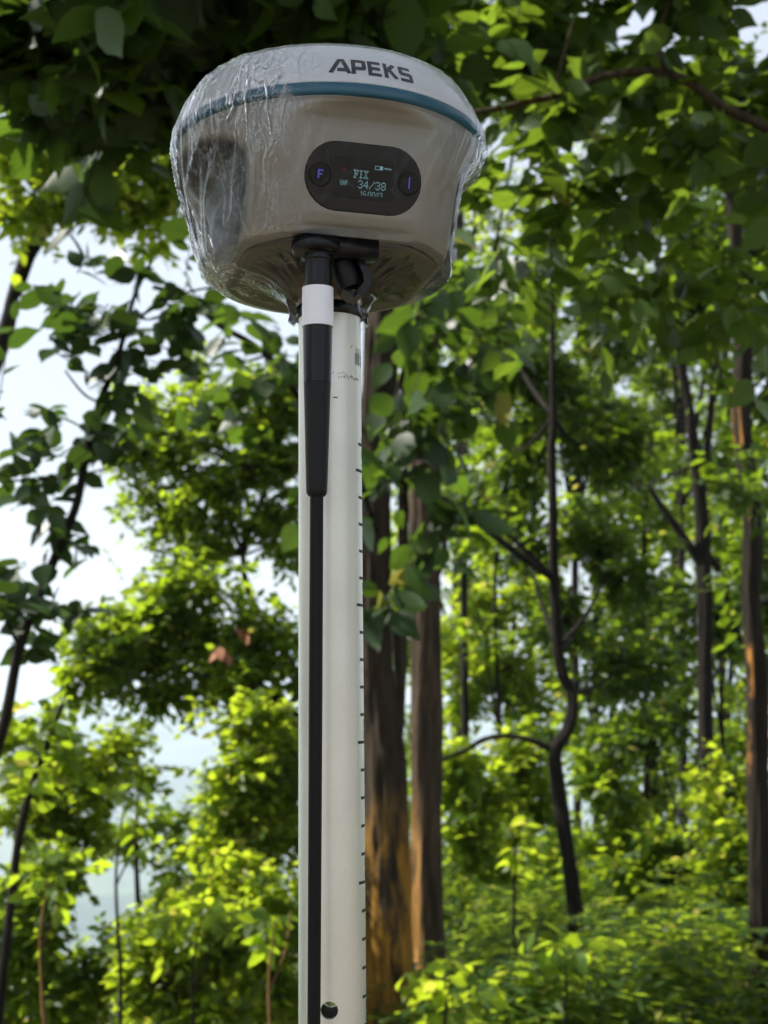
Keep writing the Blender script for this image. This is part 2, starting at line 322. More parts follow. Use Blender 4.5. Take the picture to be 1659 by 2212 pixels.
def groundmat():
    m, n, b, o = newmat('forest_ground'); N, L = n.nodes, n.links
    tc = N.new('ShaderNodeTexCoord')
    t = N.new('ShaderNodeTexNoise'); t.inputs['Scale'].default_value = 3; t.inputs['Detail'].default_value = 8; L.new(tc.outputs['Object'], t.inputs['Vector'])
    t3 = N.new('ShaderNodeTexNoise'); t3.inputs['Scale'].default_value = .012; t3.inputs['Detail'].default_value = 9; L.new(tc.outputs['Object'], t3.inputs['Vector'])
    c1 = N.new('ShaderNodeValToRGB'); e = c1.color_ramp.elements; e[0].position = .35; e[0].color = (.05, .035, .02, 1); e[1].position = .65; e[1].color = (.05, .08, .02, 1); L.new(t.outputs['Fac'], c1.inputs[0])
    c2 = N.new('ShaderNodeValToRGB'); e = c2.color_ramp.elements; e[0].position = .4; e[0].color = (.02, .045, .02, 1); e[1].position = .62; e[1].color = (.09, .13, .05, 1); L.new(t3.outputs['Fac'], c2.inputs[0])
    sy = N.new('ShaderNodeSeparateXYZ'); L.new(tc.outputs['Object'], sy.inputs[0])
    m0 = N.new('ShaderNodeMapRange'); m0.inputs[1].default_value = 3.6; m0.inputs[2].default_value = 2.2; L.new(sy.outputs['Y'], m0.inputs[0])
    mp0 = N.new('ShaderNodeMix'); mp0.data_type = 'RGBA'; L.new(m0.outputs[0], mp0.inputs[0]); L.new(c1.outputs[0], mp0.inputs[6])
    c0 = N.new('ShaderNodeValToRGB'); e = c0.color_ramp.elements; e[0].position = .3; e[0].color = (.09, .075, .055, 1); e[1].position = .7; e[1].color = (.21, .175, .13, 1); L.new(t.outputs['Fac'], c0.inputs[0]); L.new(c0.outputs[0], mp0.inputs[7])
    ln = N.new('ShaderNodeVectorMath'); ln.operation = 'LENGTH'; L.new(tc.outputs['Object'], ln.inputs[0])
    mr = N.new('ShaderNodeMapRange'); mr.inputs[1].default_value = 40; mr.inputs[2].default_value = 150; L.new(ln.outputs['Value'], mr.inputs[0])
    mx = N.new('ShaderNodeMix'); mx.data_type = 'RGBA'; L.new(mr.outputs[0], mx.inputs[0]); L.new(mp0.outputs[2], mx.inputs[6]); L.new(c2.outputs[0], mx.inputs[7])
    L.new(mx.outputs[2], b.inputs['Base Color']); b.inputs['Roughness'].default_value = .95; b.inputs['Specular IOR Level'].default_value = .1
    return m
rs = [0] + [0.5 * 1.075 ** i for i in range(128)]; NA = 180
gv = [(0, 0, gz(0, 0))]; gf = []
for j, r_ in enumerate(rs[1:]):
    for i in range(NA):
        a = 2 * math.pi * i / NA; x, y = r_ * math.cos(a), r_ * math.sin(a); gv.append((x, y, gz(x, y)))
for i in range(NA): gf.append((0, 1 + i, 1 + (i + 1) % NA))
for j in range(len(rs) - 2):
    for i in range(NA):
        k = (i + 1) % NA; a = 1 + j * NA; gf.append((a + i, a + NA + i, a + NA + k, a + k))
tag(pyo('ground', gv, gf, groundmat()), kind='structure')
GMIN = min(v[2] for v in gv); GMAX = max(v[2] for v in gv); RMAX = rs[-1]
hm, hn, hb, ho = newmat('air'); hn.nodes.remove(hb); pv = hn.nodes.new('ShaderNodeVolumePrincipled')
pv.inputs['Color'].default_value = (.76, .86, 1, 1); pv.inputs['Density'].default_value = .00042; pv.inputs['Anisotropy'].default_value = .2
hn.links.new(pv.outputs[0], ho.inputs['Volume'])
S = RMAX + 50; TOPZ = max(GMAX, 16) + 4
hz = pyo('haze', *box(0, 0, (GMIN - 1 + TOPZ) / 2, 2 * S, 2 * S, TOPZ - GMIN + 1), hm, smooth=False); tag(hz, kind='stuff')

# ------------------------------------------------------------------ survey pole
YP = .571
pt = P(712, 700, YP); pb = P(718, 2200, YP); ax = (pt - pb).normalized()
def on_axis(z): return pb + ax * ((z - pb.z) / ax.z)
base_z = CAMZ + .1622
foot = on_axis(gz(0, .57) - .02)
AXQ = Vector((0, 0, 1)).rotation_difference(ax)
pole = empty('survey_pole', foot); pole.rotation_mode = 'QUATERNION'; pole.rotation_quaternion = AXQ
tag(pole, 'white painted round survey pole with black centimetre ticks and a drilled hole', 'survey pole')
def zl(z): return (on_axis(z) - foot).length                # height along the pole of world height z
ztop = zl(P(712, 690, YP).z)
def prad(s): # slight taper of the tube
    z0, z1 = zl(pb.z), zl(pt.z); t = (s - z0) / (z1 - z0); return .01222 + (.01178 - .01222) * max(-.5, min(1, t))
hs = zl(P(714, 2183, YP - .012).z)
NS = 64
hole_r = .0031
hole_x = (714 - 718) / F * .545
# tube wall with the through-hole cut by a boolean, applied at once
prof = [(prad(.05), .05), (prad(hs - .1), hs - .1), (prad(hs + .1), hs + .1), (prad(ztop), ztop), (prad(ztop) - .002, ztop + .0005), (prad(ztop) - .0022, hs + .1), (prad(ztop) - .0022, hs - .1), (prad(ztop) - .0022, .05)]
vs, fs = lathe(prof, NS, cap=False); n8 = len(prof)
for i in range(NS): k = (i + 1) % NS; fs.append(((n8 - 1) * NS + i, (n8 - 1) * NS + k, k, i))
tubeo = pyo('tube', vs, fs, M['pole'], pole)
cvs, cfs = lathe([(hole_r, -.05), (hole_r, .05)], 32)
ct = pyo('cutter', [(v[0] + hole_x, v[2], v[1] + hs) for v in cvs], [tuple(reversed(f)) for f in cfs], None, pole)
md = tubeo.modifiers.new('b', 'BOOLEAN'); md.object = ct; md.operation = 'DIFFERENCE'; md.solver = 'EXACT'
bpy.context.view_layer.update()
dg = bpy.context.evaluated_depsgraph_get(); nm = bpy.data.meshes.new_from_object(tubeo.evaluated_get(dg), depsgraph=dg)
tubeo.modifiers.clear(); tubeo.data = nm; bpy.data.objects.remove(ct); sharp(tubeo, 30)
# o-ring, collar under the receiver
v_, f_ = lathe([(.0122, ztop), (.0127, ztop + .0006), (.0129, ztop + .0024), (.0127, ztop + .0042), (.0120, ztop + .0048)], 48); pyo('seal_ring', v_, f_, M['black'], pole)
cz0 = ztop + .0048; cz1 = zl(base_z) + .0005
v_, f_ = lathe([(.0121, cz0), (.0124, cz0 + .0008), (.0124, cz0 + .002), (.0121, cz0 + .0028), (.0119, cz1)], 48); pyo('threaded_collar', v_, f_, M['tan'], pole)
v_, f_ = lathe([(.0005, -.0), (.004, .02), (.0122, .05)], 32); pyo('tip', v_, f_, M['tan'], pole)
# scale: ticks each centimetre, long each fifth, lying on the right side
def patch(mb, a0, a1, z0, z1, slant=0.0, off=.00006, n=8):
    vs = []
    for i in range(n + 1):
        a = a0 + (a1 - a0) * i / n
        for z in (z0, z1):
            r = prad(z) + off; vs.append((r * math.cos(a), r * math.sin(a), z + slant * i / n))
    mb.add((vs, [(2 * i, 2 * i + 2, 2 * i + 3, 2 * i + 1) for i in range(n)]))
tk = MB(); zt0 = zl(P(760, 1017, YP - .005).z); AR = R(-2)     # -90 faces the camera, 0 is the right edge
DIG = {'0': [(0,0,0,6),(0,6,4,6),(4,6,4,0),(4,0,0,0)], '1': [(2,0,2,6)], '2': [(0,6,4,6),(4,6,4,3),(4,3,0,3),(0,3,0,0),(0,0,4,0)], '5': [(4,6,0,6),(0,6,0,3),(0,3,4,3),(4,3,4,0),(4,0,0,0)],
       '3': [(0,6,4,6),(4,6,4,0),(4,3,0,3),(4,0,0,0)], '4': [(0,6,0,3),(0,3,4,3),(4,6,4,0)], '6': [(4,6,0,6),(0,6,0,0),(0,0,4,0),(4,0,4,3),(4,3,0,3)], '7': [(0,6,4,6),(4,6,4,0)],
       '8': [(0,0,0,6),(0,6,4,6),(4,6,4,0),(4,0,0,0),(0,3,4,3)], '9': [(4,0,4,6),(4,6,0,6),(0,6,0,3),(0,3,4,3)]}
def digits(mb, s, a_c, zc, size):
    u = size / 6; w_ = u * .9
    for ci, ch in enumerate(s):
        for (x0, y0, x1, y1) in DIG[ch]:
            # read along the pole: text baseline runs up the pole
            X0, X1 = ci * 6 + min(x0, x1), ci * 6 + max(x0, x1); Y0, Y1 = min(y0, y1), max(y0, y1)
            z0 = zc + X0 * u - w_ / 2; z1 = zc + X1 * u + w_ / 2
            aa0 = a_c - (Y1 * u + w_ / 2) / .012; aa1 = a_c - (Y0 * u - w_ / 2) / .012
            patch(mb, aa0, aa1, z0, z1, n=3)
for i in range(-22, 130):
    z = zt0 - i * .01
    if z < .06 or z > ztop - .03: continue
    lng = (i % 5 == 0); a0 = R(-35) if lng else R(-26)
    if i < -1: continue
    patch(tk, a0, R(28), z - .00055, z + .00055)
    if lng: digits(tk, str(max(1, 100 - i)), R(13), z + .0012, .0042)
tk.build('scale_marks', M['ticks'], pole, smooth=False)
sm = MB(); zs = zl(P(745, 813, YP - .01).z)
rr = random.Random(3)
for i in range(34):   # worn lettering round the pole, only scraps of it left
    a = R(-88 + i * 1.9 + rr.uniform(-.8, .8))
    if i < 7 and i != 2 and i != 3: continue
    if rr.random() < .9:
        dz = rr.uniform(-.0011, .0008); wd = R(rr.uniform(.7, 2.0))
        patch(sm, a, a + wd, zs + dz, zs + dz + rr.uniform(.0003, .0008), slant=rr.uniform(-.0007, .0007), n=2)
zv = zl(P(770, 770, YP - .005).z)
for k, a in enumerate((-34, -30, -25, -21, -12, -8)):
    patch(sm, R(a), R(a + 2.6), zv - .0035, zv + (.003 if k % 2 else .001), n=2)
patch(sm, R(-46), R(-43), zv + .0022, zv + .0028, slant=.001, n=2)
patch(sm, R(-82), R(-74), zl(P(718, 862, YP - .01).z), zl(P(718, 862, YP - .01).z) + .0006, n=3)
sm.build('worn_print', M['faded'], pole, smooth=False)

# ------------------------------------------------------------------ receiver
rec = empty('satellite_receiver', on_axis(base_z)); rec.rotation_mode = 'QUATERNION'
rec.rotation_quaternion = AXQ @ Quaternion((1, 0, 0), R(-1.8)) @ Quaternion((0, 0, 1), R(17))
tag(rec, 'round grey and white receiver with a blue rim and small screen on the pole top', 'receiver')
CM = .01; HR = 5.0; SX = CM * .953; SZ = CM * .94         # ring centre above the base
def sag(y, z): return z - .062 * (y + 4.3) * min(1, max(0, (3.2 - z) / 3.2)) if z < 3.2 and y > -4.5 else z
def scale(vs): return [(v[0] * SX, v[1] * SX, sag(v[1], v[2]) * SZ) for v in vs]
DOME = [(6.16, .22), (6.17, .30), (6.12, .55), (5.98, .95), (5.78, 1.35), (5.54, 1.76), (5.34, 2.02), (5.22, 2.12), (5.0, 2.18), (4.8, 2.28), (4.4, 2.48), (3.7, 2.74), (2.6, 2.95), (1.3, 3.05), (.05, 3.07)]
def interp(tab, z, zi=1, ri=0):
    for a, b in zip(tab, tab[1:]):
        if min(a[zi], b[zi]) <= z <= max(a[zi], b[zi]): t = (z - a[zi]) / (b[zi] - a[zi] + 1e-9); return a[ri] + (b[ri] - a[ri]) * t
    return tab[0][ri] if abs(z - tab[0][zi]) < abs(z - tab[-1][zi]) else tab[-1][ri]
v_, f_ = lathe([(r, z + HR) for r, z in DOME], 160); pyo('dome', scale(v_), f_, M['shell'], rec)
v_, f_ = lathe([(6.08, -.26 + HR), (6.22, -.22 + HR), (6.27, -.1 + HR), (6.27, .1 + HR), (6.22, .2 + HR), (6.1, .24 + HR)], 160); pyo('rim_band', scale(v_), f_, M['band'], rec)
CIRC = [(6.10, -.2), (6.08, -.7), (6.02, -1.2), (5.85, -2.0), (5.52, -2.9), (5.22, -3.8), (5.04, -4.35), (4.86, -4.75), (4.62, -5.0)]
FRONT = [(6.5, 0), (5.75, -.55), (5.45, -.9), (5.35, -1.2), (4.62, -4.3), (4.45, -4.6), (4.1, -5.0)]
BACK = [(6.5, 0), (5.9, -.9), (5.3, -4.3), (5.2, -4.6), (5.0, -5.0)]
SIDE = [(6.5, 0), (6.2, -.8), (5.1, -1.1), (4.5, -1.5), (4.2, -2.0), (4.1, -3.0), (4.12, -4.0), (4.14, -4.7), (4.1, -5.0)]
def smin(a, b, k): h = max(k - abs(a - b), 0) / k; return min(a, b) - h * h * k * .25
def Rbody(az, z):
    "az measured from the front"
    r = interp(CIRC, z)
    for k, tab in ((0, FRONT), (90, SIDE), (-90, SIDE), (180, BACK)):
        c = math.cos(az - R(k))
        if c > .25: r = smin(r, interp(tab, z) / c, .22)
    return r
def loft(fn, zs, n, capb=True):
    vs, fs = [], []
    for z in zs:
        for i in range(n):
            az = 2 * math.pi * i / n; r = fn(az, z); vs.append((r * math.sin(az), -r * math.cos(az), z + HR))
    for j in range(len(zs) - 1):
        for i in range(n): k = (i + 1) % n; fs.append((j * n + i, (j + 1) * n + i, (j + 1) * n + k, j * n + k))
    if capb: fs.append(tuple((len(zs) - 1) * n + i for i in range(n)))
    return vs, fs
zs_ = [-.2 - .08 * i for i in range(60)] + [-5.0]
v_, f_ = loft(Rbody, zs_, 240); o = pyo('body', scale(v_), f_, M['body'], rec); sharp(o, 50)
ca = o.data.color_attributes.new('recess_shade', 'FLOAT_COLOR', 'POINT')      # shade and dark reflections of the scooped sides, painted into the colour
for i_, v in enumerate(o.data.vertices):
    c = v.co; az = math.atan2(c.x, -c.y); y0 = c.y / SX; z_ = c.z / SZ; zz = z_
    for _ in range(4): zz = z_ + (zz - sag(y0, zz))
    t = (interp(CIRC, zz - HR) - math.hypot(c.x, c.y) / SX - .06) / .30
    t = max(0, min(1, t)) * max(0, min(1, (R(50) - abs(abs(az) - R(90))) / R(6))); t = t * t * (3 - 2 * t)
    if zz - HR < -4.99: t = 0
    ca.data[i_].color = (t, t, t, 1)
v_, f_ = loft(lambda a, z: Rbody(a, -5) - .25 - (.12 if z < -5.1 else 0), [-4.99, -5.1, -5.16], 120); sharp(pyo('base_plate', scale(v_), f_, M['under'], rec), 30)
# front panel, laid on the sloping front face
fz0, fd0 = -2.98, interp(FRONT, -2.98)
tup = Vector((0, -(5.35 - 4.62), 3.1)).normalized(); nrm = Vector((0, -3.1, -(5.35 - 4.62))).normalized()
PC = Vector((0, -fd0, fz0 + HR))
def fp(a, b, c):
    q = PC + Vector((1, 0, 0)) * a * 1.04 + tup * b * 1.1 + nrm * c; return Vector((q.x * SX, q.y * SX, q.z * SZ))
def extr(poly, c0, c1, bev=0.0):
    "prism on the front plane from outline poly (a,b)"
    n = len(poly); cx = sum(p[0] for p in poly) / n; cy2 = sum(p[1] for p in poly) / n
    L_ = [(poly, c0, 0), (poly, c1 - bev, 0)] + ([(poly, c1, bev)] if bev else [])
    vs = []
    for pl, c, ins in L_:
        for a, b in pl:
            d = math.hypot(a - cx, b - cy2); k = (d - ins) / d; vs.append(fp(cx + (a - cx) * k, cy2 + (b - cy2) * k, c))
    m = len(L_); fs = [(j * n + i, j * n + (i + 1) % n, (j + 1) * n + (i + 1) % n, (j + 1) * n + i) for j in range(m - 1) for i in range(n)]
    fs += [tuple(range(n - 1, -1, -1)), tuple((m - 1) * n + i for i in range(n))]
    return vs, fs
def pill(w_, h_, n=14, cx=0, cy_=0):
    r = h_ / 2; p = []
    for s in (1, -1):
        for i in range(n + 1):
            t = -math.pi / 2 + math.pi * i / n; p.append((cx + s * (w_ / 2 - r) + s * r * math.cos(t), cy_ + s * r * math.sin(t)))
    return p
def rrect(x0, y0, x1, y1, r=.06, n=3):
    p = []
    for cx, cy_, a in ((x1 - r, y1 - r, 0), (x0 + r, y1 - r, 90), (x0 + r, y0 + r, 180), (x1 - r, y0 + r, 270)):
        for i in range(n + 1): t = R(a + 90 * i / n); p.append((cx + r * math.cos(t), cy_ + r * math.sin(t)))
    return p
def circ(cx, cy_, r, n=28): return [(cx + r * math.cos(2 * math.pi * i / n), cy_ + r * math.sin(2 * math.pi * i / n)) for i in range(n)]
pan = pyo('control_panel', *extr(pill(4.35, 2.36), -.25, .07, .06), M['bplate'], rec); sharp(pan, 30)
sharp(pyo('display', *extr(rrect(-1.12, -.72, 1.1, .66, .1), -.1, .085, .01), M['screen'], pan), 30)
FONT = {'F': ['#####', '.#..#', '.#.#.', '.###.', '.#.#.', '.#...', '###..'], 'I': ['###', '.#.', '.#.', '.#.', '.#.', '.#.', '###'], 'X': ['##.##', '.#.#.', '..#..', '..#..', '..#..', '.#.#.', '##.##'],
 '3': ['.###.', '#...#', '....#', '..##.', '....#', '#...#', '.###.'], '4': ['...#.', '..##.', '.#.#.', '#..#.', '#####', '...#.', '...#.'], '/': ['....#', '....#', '...#.', '..#..', '.#...', '#....', '#....'],
 '8': ['.###.', '#...#', '#...#', '.###.', '#...#', '#...#', '.###.'], '1': ['.#.', '##.', '.#.', '.#.', '.#.', '.#.', '###'], '6': ['.###.', '#....', '#....', '####.', '#...#', '#...#', '.###.'],
 '0': ['.###.', '#...#', '#...#', '#...#', '#...#', '#...#', '.###.'], ':': ['.', '.', '#', '.', '#', '.', '.'], 'U': ['#..#', '#..#', '#..#', '#..#', '#..#', '#..#', '.##.'], 'H': ['#..#', '#..#', '#..#', '####', '#..#', '#..#', '#..#'],
 ' ': ['..'] * 7, 'f': ['####', '#...', '#...', '###.', '#...', '#...', '#...'], 'M': ['#...#', '##.##', '#.#.#', '#...#', '#...#', '#...#', '#...#']}
def pix(mb, s, x, y, pw, ph, gap=1, c=.0865, rows=7):
    for ch in s:
        g = FONT[ch]
        for j, row in enumerate(g[:rows]):
            for i, q in enumerate(row):
                if q == '#':
                    x0, y0 = x + i * pw, y - j * ph
                    mb.add(([fp(x0, y0, c), fp(x0 + pw * .86, y0, c), fp(x0 + pw * .86, y0 - ph * .86, c), fp(x0, y0 - ph * .86, c)], [(0, 3, 2, 1)]))
        x += (len(g[0]) + gap) * pw
g = MB(); pix(g, 'FIX', -.40, .26, .037, .040); pix(g, '34/38', -.22, -.08, .036, .040); pix(g, '16:00:13', -.10, -.43, .0235, .030, rows=5)
pix(g, 'UHf', -.88, -.12, .021, .026)
for (x0, x1, y0, y1) in ((.38, .66, .44, .46), (.38, .66, .33, .35), (.38, .40, .33, .46), (.56, .68, .33, .46), (.72, 1.0, .385, .41), (.78, .80, .35, .41), (.86, .88, .35, .41), (.94, .96, .35, .41)):
    g.add(([fp(x0, y0, .0865), fp(x1, y0, .0865), fp(x1, y1, .0865), fp(x0, y1, .0865)], [(0, 1, 2, 3)]))
g.build('display_readout', M['glow'], pan, smooth=False)
pyo('display_reflection', *extr(circ(-.74, .22, .13), .08, .0875), M['redspot'], pan)  # small disc painted as a red reflection on the glass
for nx, sx in ((-1.62, 'F'), (1.68, 'I')):
    b_ = pyo('button', *extr(circ(nx, -.02, .42, 36), .05, .13, .05), M['black2'], pan); sharp(b_, 30)
    q = MB()
    def bar(x0, y0, x1, y1): q.add(([fp(x0, y0, .1315), fp(x1, y0, .1315), fp(x1, y1, .1315), fp(x0, y1, .1315)], [(0, 1, 2, 3)]))
    if sx == 'F': bar(nx - .10, -.17, nx - .04, .15); bar(nx - .04, .09, nx + .10, .15); bar(nx - .04, -.03, nx + .07, .02)
    else: bar(nx - .025, -.2, nx + .025, .2)
    q.build('button_symbol', M['blueglow'], b_, smooth=False)
# maker's name on the white dome: strokes wrapped onto the curved shell
LET = {'A': [[(.0, 0), (.50, .97)], [(.46, .92), (.66, .92)], [(.62, .97), (1.0, 0)], [(.36, .25), (.88, .25)]],
       'P': [[(.09, 0), (.09, 1)], [(0, .91), (.82, .91)], [(.86, .97), (.86, .36)], [(.09, .4), (.9, .4)]],
       'E': [[(.09, 0), (.09, 1)], [(.0, .91), (.92, .91)], [(.09, .5), (.86, .5)], [(0, .09), (.92, .09)]],
       'K': [[(.09, 0), (.09, 1)], [(.12, .46), (.82, .98)], [(.35, .58), (.9, .02)]],
       'S': [[(.95, .91), (.06, .91)], [(.1, .97), (.1, .46)], [(.04, .5), (.92, .5)], [(.88, .55), (.88, .03)], [(0, .09), (.92, .09)]]}
nb = MB(); x = -1.52; LW, LH, GP = .52, .70, .105; z0n = .60
for ch in 'APEKS':
    wch = LW * (1.35 if ch == 'A' else 1.0)
    for (a, b) in LET[ch]:
        ax_, ay = x + a[0] * wch, a[1] * LH; bx, by = x + b[0] * wch, b[1] * LH
        L_ = math.hypot(bx - ax_, by - ay); dx, dy = (bx - ax_) / L_, (by - ay) / L_; hw = .08
        n = max(2, int(L_ / .08)); vs = []
        for i in range(n + 1):
            t = i / n
            for s in (-1, 1):
                X = ax_ + (bx - ax_) * t - dy * hw * s; Z = z0n + ay + (by - ay) * t + dx * hw * s
                Z = max(z0n, min(z0n + LH, Z))
                r = interp(DOME, Z) + .012; az = X / 6.0; vs.append((r * math.sin(az) * SX, -r * math.cos(az) * SX, (Z + HR) * SZ))
        nb.add((vs, [(2 * i, 2 * i + 2, 2 * i + 3, 2 * i + 1) for i in range(n)]))
    x += wch + GP
nb.build('maker_name', M['ink'], rec, smooth=False)
# connector block and locking lever below the base
cb = MB()
v_, f_ = lathe([(1.0, -5.14 + HR), (1.0, -5.5 + HR), (.85, -5.6 + HR)], 32)
q0 = rec.rotation_quaternion.inverted()
def loc(pw): return q0 @ (Vector(pw) - rec.location)
A0 = loc(P(683, 529, .535)); A0 = Vector((A0.x, A0.y, 0))
cb.add(([(v[0] * CM * .9 + A0.x, v[1] * CM * .9 + A0.y, v[2] * CM) for v in v_], f_))
cb.add(box(A0.x + .009, A0.y + .004, -.003, .026, .018, .007))
cb.build('antenna_socket', M['black'], rec)
lv = MB()
L0 = loc(P(738, 555, .540)); L1 = loc(P(756, 560, .545)); L2 = loc(P(775, 605, .548)); L3 = loc(P(765, 640, .55))
def slab(pts, wv, th): # flat bar through points with width vector
    vs = []
    for i, p in enumerate(pts):
        d = (pts[min(i + 1, len(pts) - 1)] - pts[max(i - 1, 0)]).normalized(); nn = d.cross(Vector(wv)).normalized() * th / 2; ww = Vector(wv) / 2
        vs += [p - ww - nn, p + ww - nn, p + ww + nn, p - ww + nn]
    m = len(pts); fs = [(4 * j + i, 4 * j + (i + 1) % 4, 4 * j + 4 + (i + 1) % 4, 4 * j + 4 + i) for j in range(m - 1) for i in range(4)] + [(0, 1, 2, 3), tuple(4 * (m - 1) + i for i in (3, 2, 1, 0))]
    return vs, fs
lv.add(slab([loc(P(752, 520, .545)), loc(P(764, 560, .545)), loc(P(782, 600, .545)), loc(P(784, 622, .545)), loc(P(766, 645, .545))], (.0, .012, 0), .0028))
lv.add(slab([loc(P(762, 645, .545)), loc(P(744, 630, .545)), loc(P(736, 590, .545))], (.0, .008, 0), .0022))
sharp(lv.build('locking_lever', M['black'], rec), 30)
v_, f_ = tube([loc(P(738, 570, .542)), loc(P(748, 600, .542)), loc(P(755, 622, .542))], [.0042, .0046, .0036], 20)
sharp(pyo('lever_knob', v_, f_, M['black2'], rec), 40)

# ------------------------------------------------------------------ whip antenna
YA = .535
def av(v): return P(684, v, YA).z
at_ = P(684, 529, YA); ant = empty('whip_antenna', (P(684, 1100, YA).x, YA, av(2520)))
tag(ant, 'thin black whip antenna with white sticker hanging down in front of the white pole', 'antenna')
za = lambda v: av(v) - ant.location.z
xt = P(684, 640, YA).x - ant.location.x
def seg(name, rows, mat, n=48, shear=0.0):
    v_, f_ = lathe([(r, z) for r, z in rows], n)
    return sharp(pyo(name, [(a + xt * min(1, b2 / za(640)) * 0, b, b2) for a, b, b2 in v_], f_, mat, ant), 30)
seg('connector', [(.0045, za(519)), (.0053, za(523)), (.0053, za(562)), (.0049, za(566)), (.0049, za(622))], M['black'])
seg('sticker', [(.0050, za(707)), (.0056, za(706.5)), (.0056, za(623)), (.0050, za(622.5))][::-1], M['label'])
seg('sleeve', [(.0052, za(706)), (.0053, za(710)), (.0049, za(828))][::-1], M['black'])
seg('lower_sleeve', [(.00482, za(828.5)), (.0047, za(850)), (.00375, za(1058)), (.0036, za(1066)), (.0029, za(1072))][::-1], M['black2'])
seg('whip', [(.0024, za(1070)), (.0024, za(1500)), (.0022, za(2300)), (.0015, za(2515)), (.0004, za(2520))][::-1], M['rod'], 32)

# ------------------------------------------------------------------ clear plastic bag over the receiver
bag = None
def bagshape():
    zs = []; fns = []
    n = 420
    rows = []   # each row: function az -> (r, z)
    def wr(az, s, amp, f=9, zsc=1.0):
        v = Vector((math.cos(az) * f * .5, math.sin(az) * f * .5, s * zsc))
        return amp * (1 - 2 * abs(noise.noise(v))) ** 3 + amp * .5 * noise.noise(v * 2.3)
    def side_amt(az): # how loose the film is: much at the left side, little on the front
        d = math.cos((az + R(95)) / 1.0); e = math.cos(az - R(60))
        return .03 + .97 * max(0, d) ** 1.6 + .35 * max(0, e) ** 6
    # dome, from centre outward
    for i in range(24):
        t = i / 24; r0 = .3 + t * 5.8
        z0 = interp(DOME[::-1], r0, 0, 1) if r0 < 6.17 else .2
        rows.append(lambda az, r0=r0, z0=z0, t=t: (r0 + .06, z0 + .07 + (.02 + .12 * t * t) * side_amt(az) * (.4 + .9 * noise.noise(Vector((math.cos(az) * 3, math.sin(az) * 3, r0 * .6))) + .8 * (1 - 2 * abs(noise.noise(Vector((math.cos(az) * 7, math.sin(az) * 7, r0)))))**2)))
    # sides
    for i in range(64):
        t = i / 63; z = .25 - 5.1 * t
        def f(az, z=z, t=t):
            rb = Rbody(az, max(z, -5)) if z < -.2 else 6.28
            span = 6.34 - (6.34 - (5.02 + .08 * math.sin(3 * az))) * max(0, t - .06)
            loose = side_amt(az)
            base = rb + .05 + (span - rb) * min(1, .12 + loose * 1.0) if z < -.3 else 6.36
            base = max(base, rb + .05)
            base += loose * (wr(az + .35 * t, t, .19 * math.sin(math.pi * min(1, t * 1.1)) + .03, 12, 1.0) - .03)
            return (max(base, rb + .035), z)
        rows.append(f)
    # drawn in under the base to the collar, then the loose mouth
    for i in range(34):
        t = (i + 1) / 34
        def f(az, t=t):
            re = max(5.0, Rbody(az, -5) + .12) * 1.0
            k = t; r = re + (1.75 - re) * k
            z = -4.95 - .40 * math.sin(math.pi * min(1, t) * .5) - .75 * t ** 5
            z += .13 * t * math.sin(math.pi * t) * (1 - 2 * abs(noise.noise(Vector((math.cos(az) * 2.4 + t * 1.5, math.sin(az) * 2.4, t * 1.6))))) * 1.4
            z += .1 * math.sin(math.pi * t) * noise.noise(Vector((az * 9, t * 2, 4)))
            return (r, z)
        rows.append(f)
    for i in range(14):
        t = (i + 1) / 14
        def f(az, t=t):
            w1 = noise.noise(Vector((math.cos(az) * 3, math.sin(az) * 3, t * .8 + 7)))
            r = 1.75 - .25 * math.sin(math.pi * t * .7) + .22 * w1
            z = -6.1 - t * (.75 + .55 * noise.noise(Vector((math.cos(az) * 1.2, math.sin(az) * 1.2, 2))))
            return (max(r, 1.36), z)
        rows.append(f)
    vs, fs = [], []
    for f in rows:
        for i in range(n):
            az = 2 * math.pi * i / n; r, z = f(az); vs.append((r * math.sin(az) * SX, -r * math.cos(az) * SX, sag(-r * math.cos(az), z + HR) * SZ))
    for j in range(len(rows) - 1):
        for i in range(n): k = (i + 1) % n; fs.append((j * n + i, (j + 1) * n + i, (j + 1) * n + k, j * n + k))
    fs.append(tuple(range(n)))
    return vs, fs
v_, f_ = bagshape(); bag = pyo('plastic_bag', v_, f_, M['bag'])
bag.location = rec.location; bag.rotation_mode = 'QUATERNION'; bag.rotation_quaternion = rec.rotation_quaternion
tag(bag, 'crinkled clear plastic bag pulled tight over the receiver', 'plastic bag')

# ------------------------------------------------------------------ foliage machinery
def unit(a): return a / np.maximum(np.linalg.norm(a, axis=-1, keepdims=True), 1e-9)
# leaf templates: x across, y along, z up from the blade; all drawn for length 1
TPL = {
 'near': (np.array([(0,0,0),(-.21,.14,.035),(0,.16,0),(.21,.14,.035),(-.33,.38,.05),(0,.4,0),(.33,.38,.05),(-.27,.66,.02),(0,.68,-.03),(.27,.66,.02),(-.1,.88,-.05),(0,.88,-.075),(.1,.88,-.05),(0,1.04,-.13)]),
   [(0,2,1),(0,3,2),(1,2,5,4),(2,3,6,5),(4,5,8,7),(5,6,9,8),(7,8,11,10),(8,9,12,11),(10,11,13),(11,12,13)]),
 'mid': (np.array([(0,0,0),(-.28,.35,.05),(0,.4,0),(.28,.35,.05),(-.17,.78,-.01),(.17,.78,-.01),(0,1.0,-.1)]),
   [(0,2,1),(0,3,2),(1,2,6,4),(2,3,5,6)]),
 'far': (np.array([(0,0,0),(-.3,.5,.06),(0,1,-.06),(.3,.5,.06)]), [(0,2,1),(0,3,2)]),
 'narrow': (np.array([(0,0,0),(-.17,.4,.03),(0,1,-.1),(.17,.4,.03)]), [(0,2,1),(0,3,2)]),
}
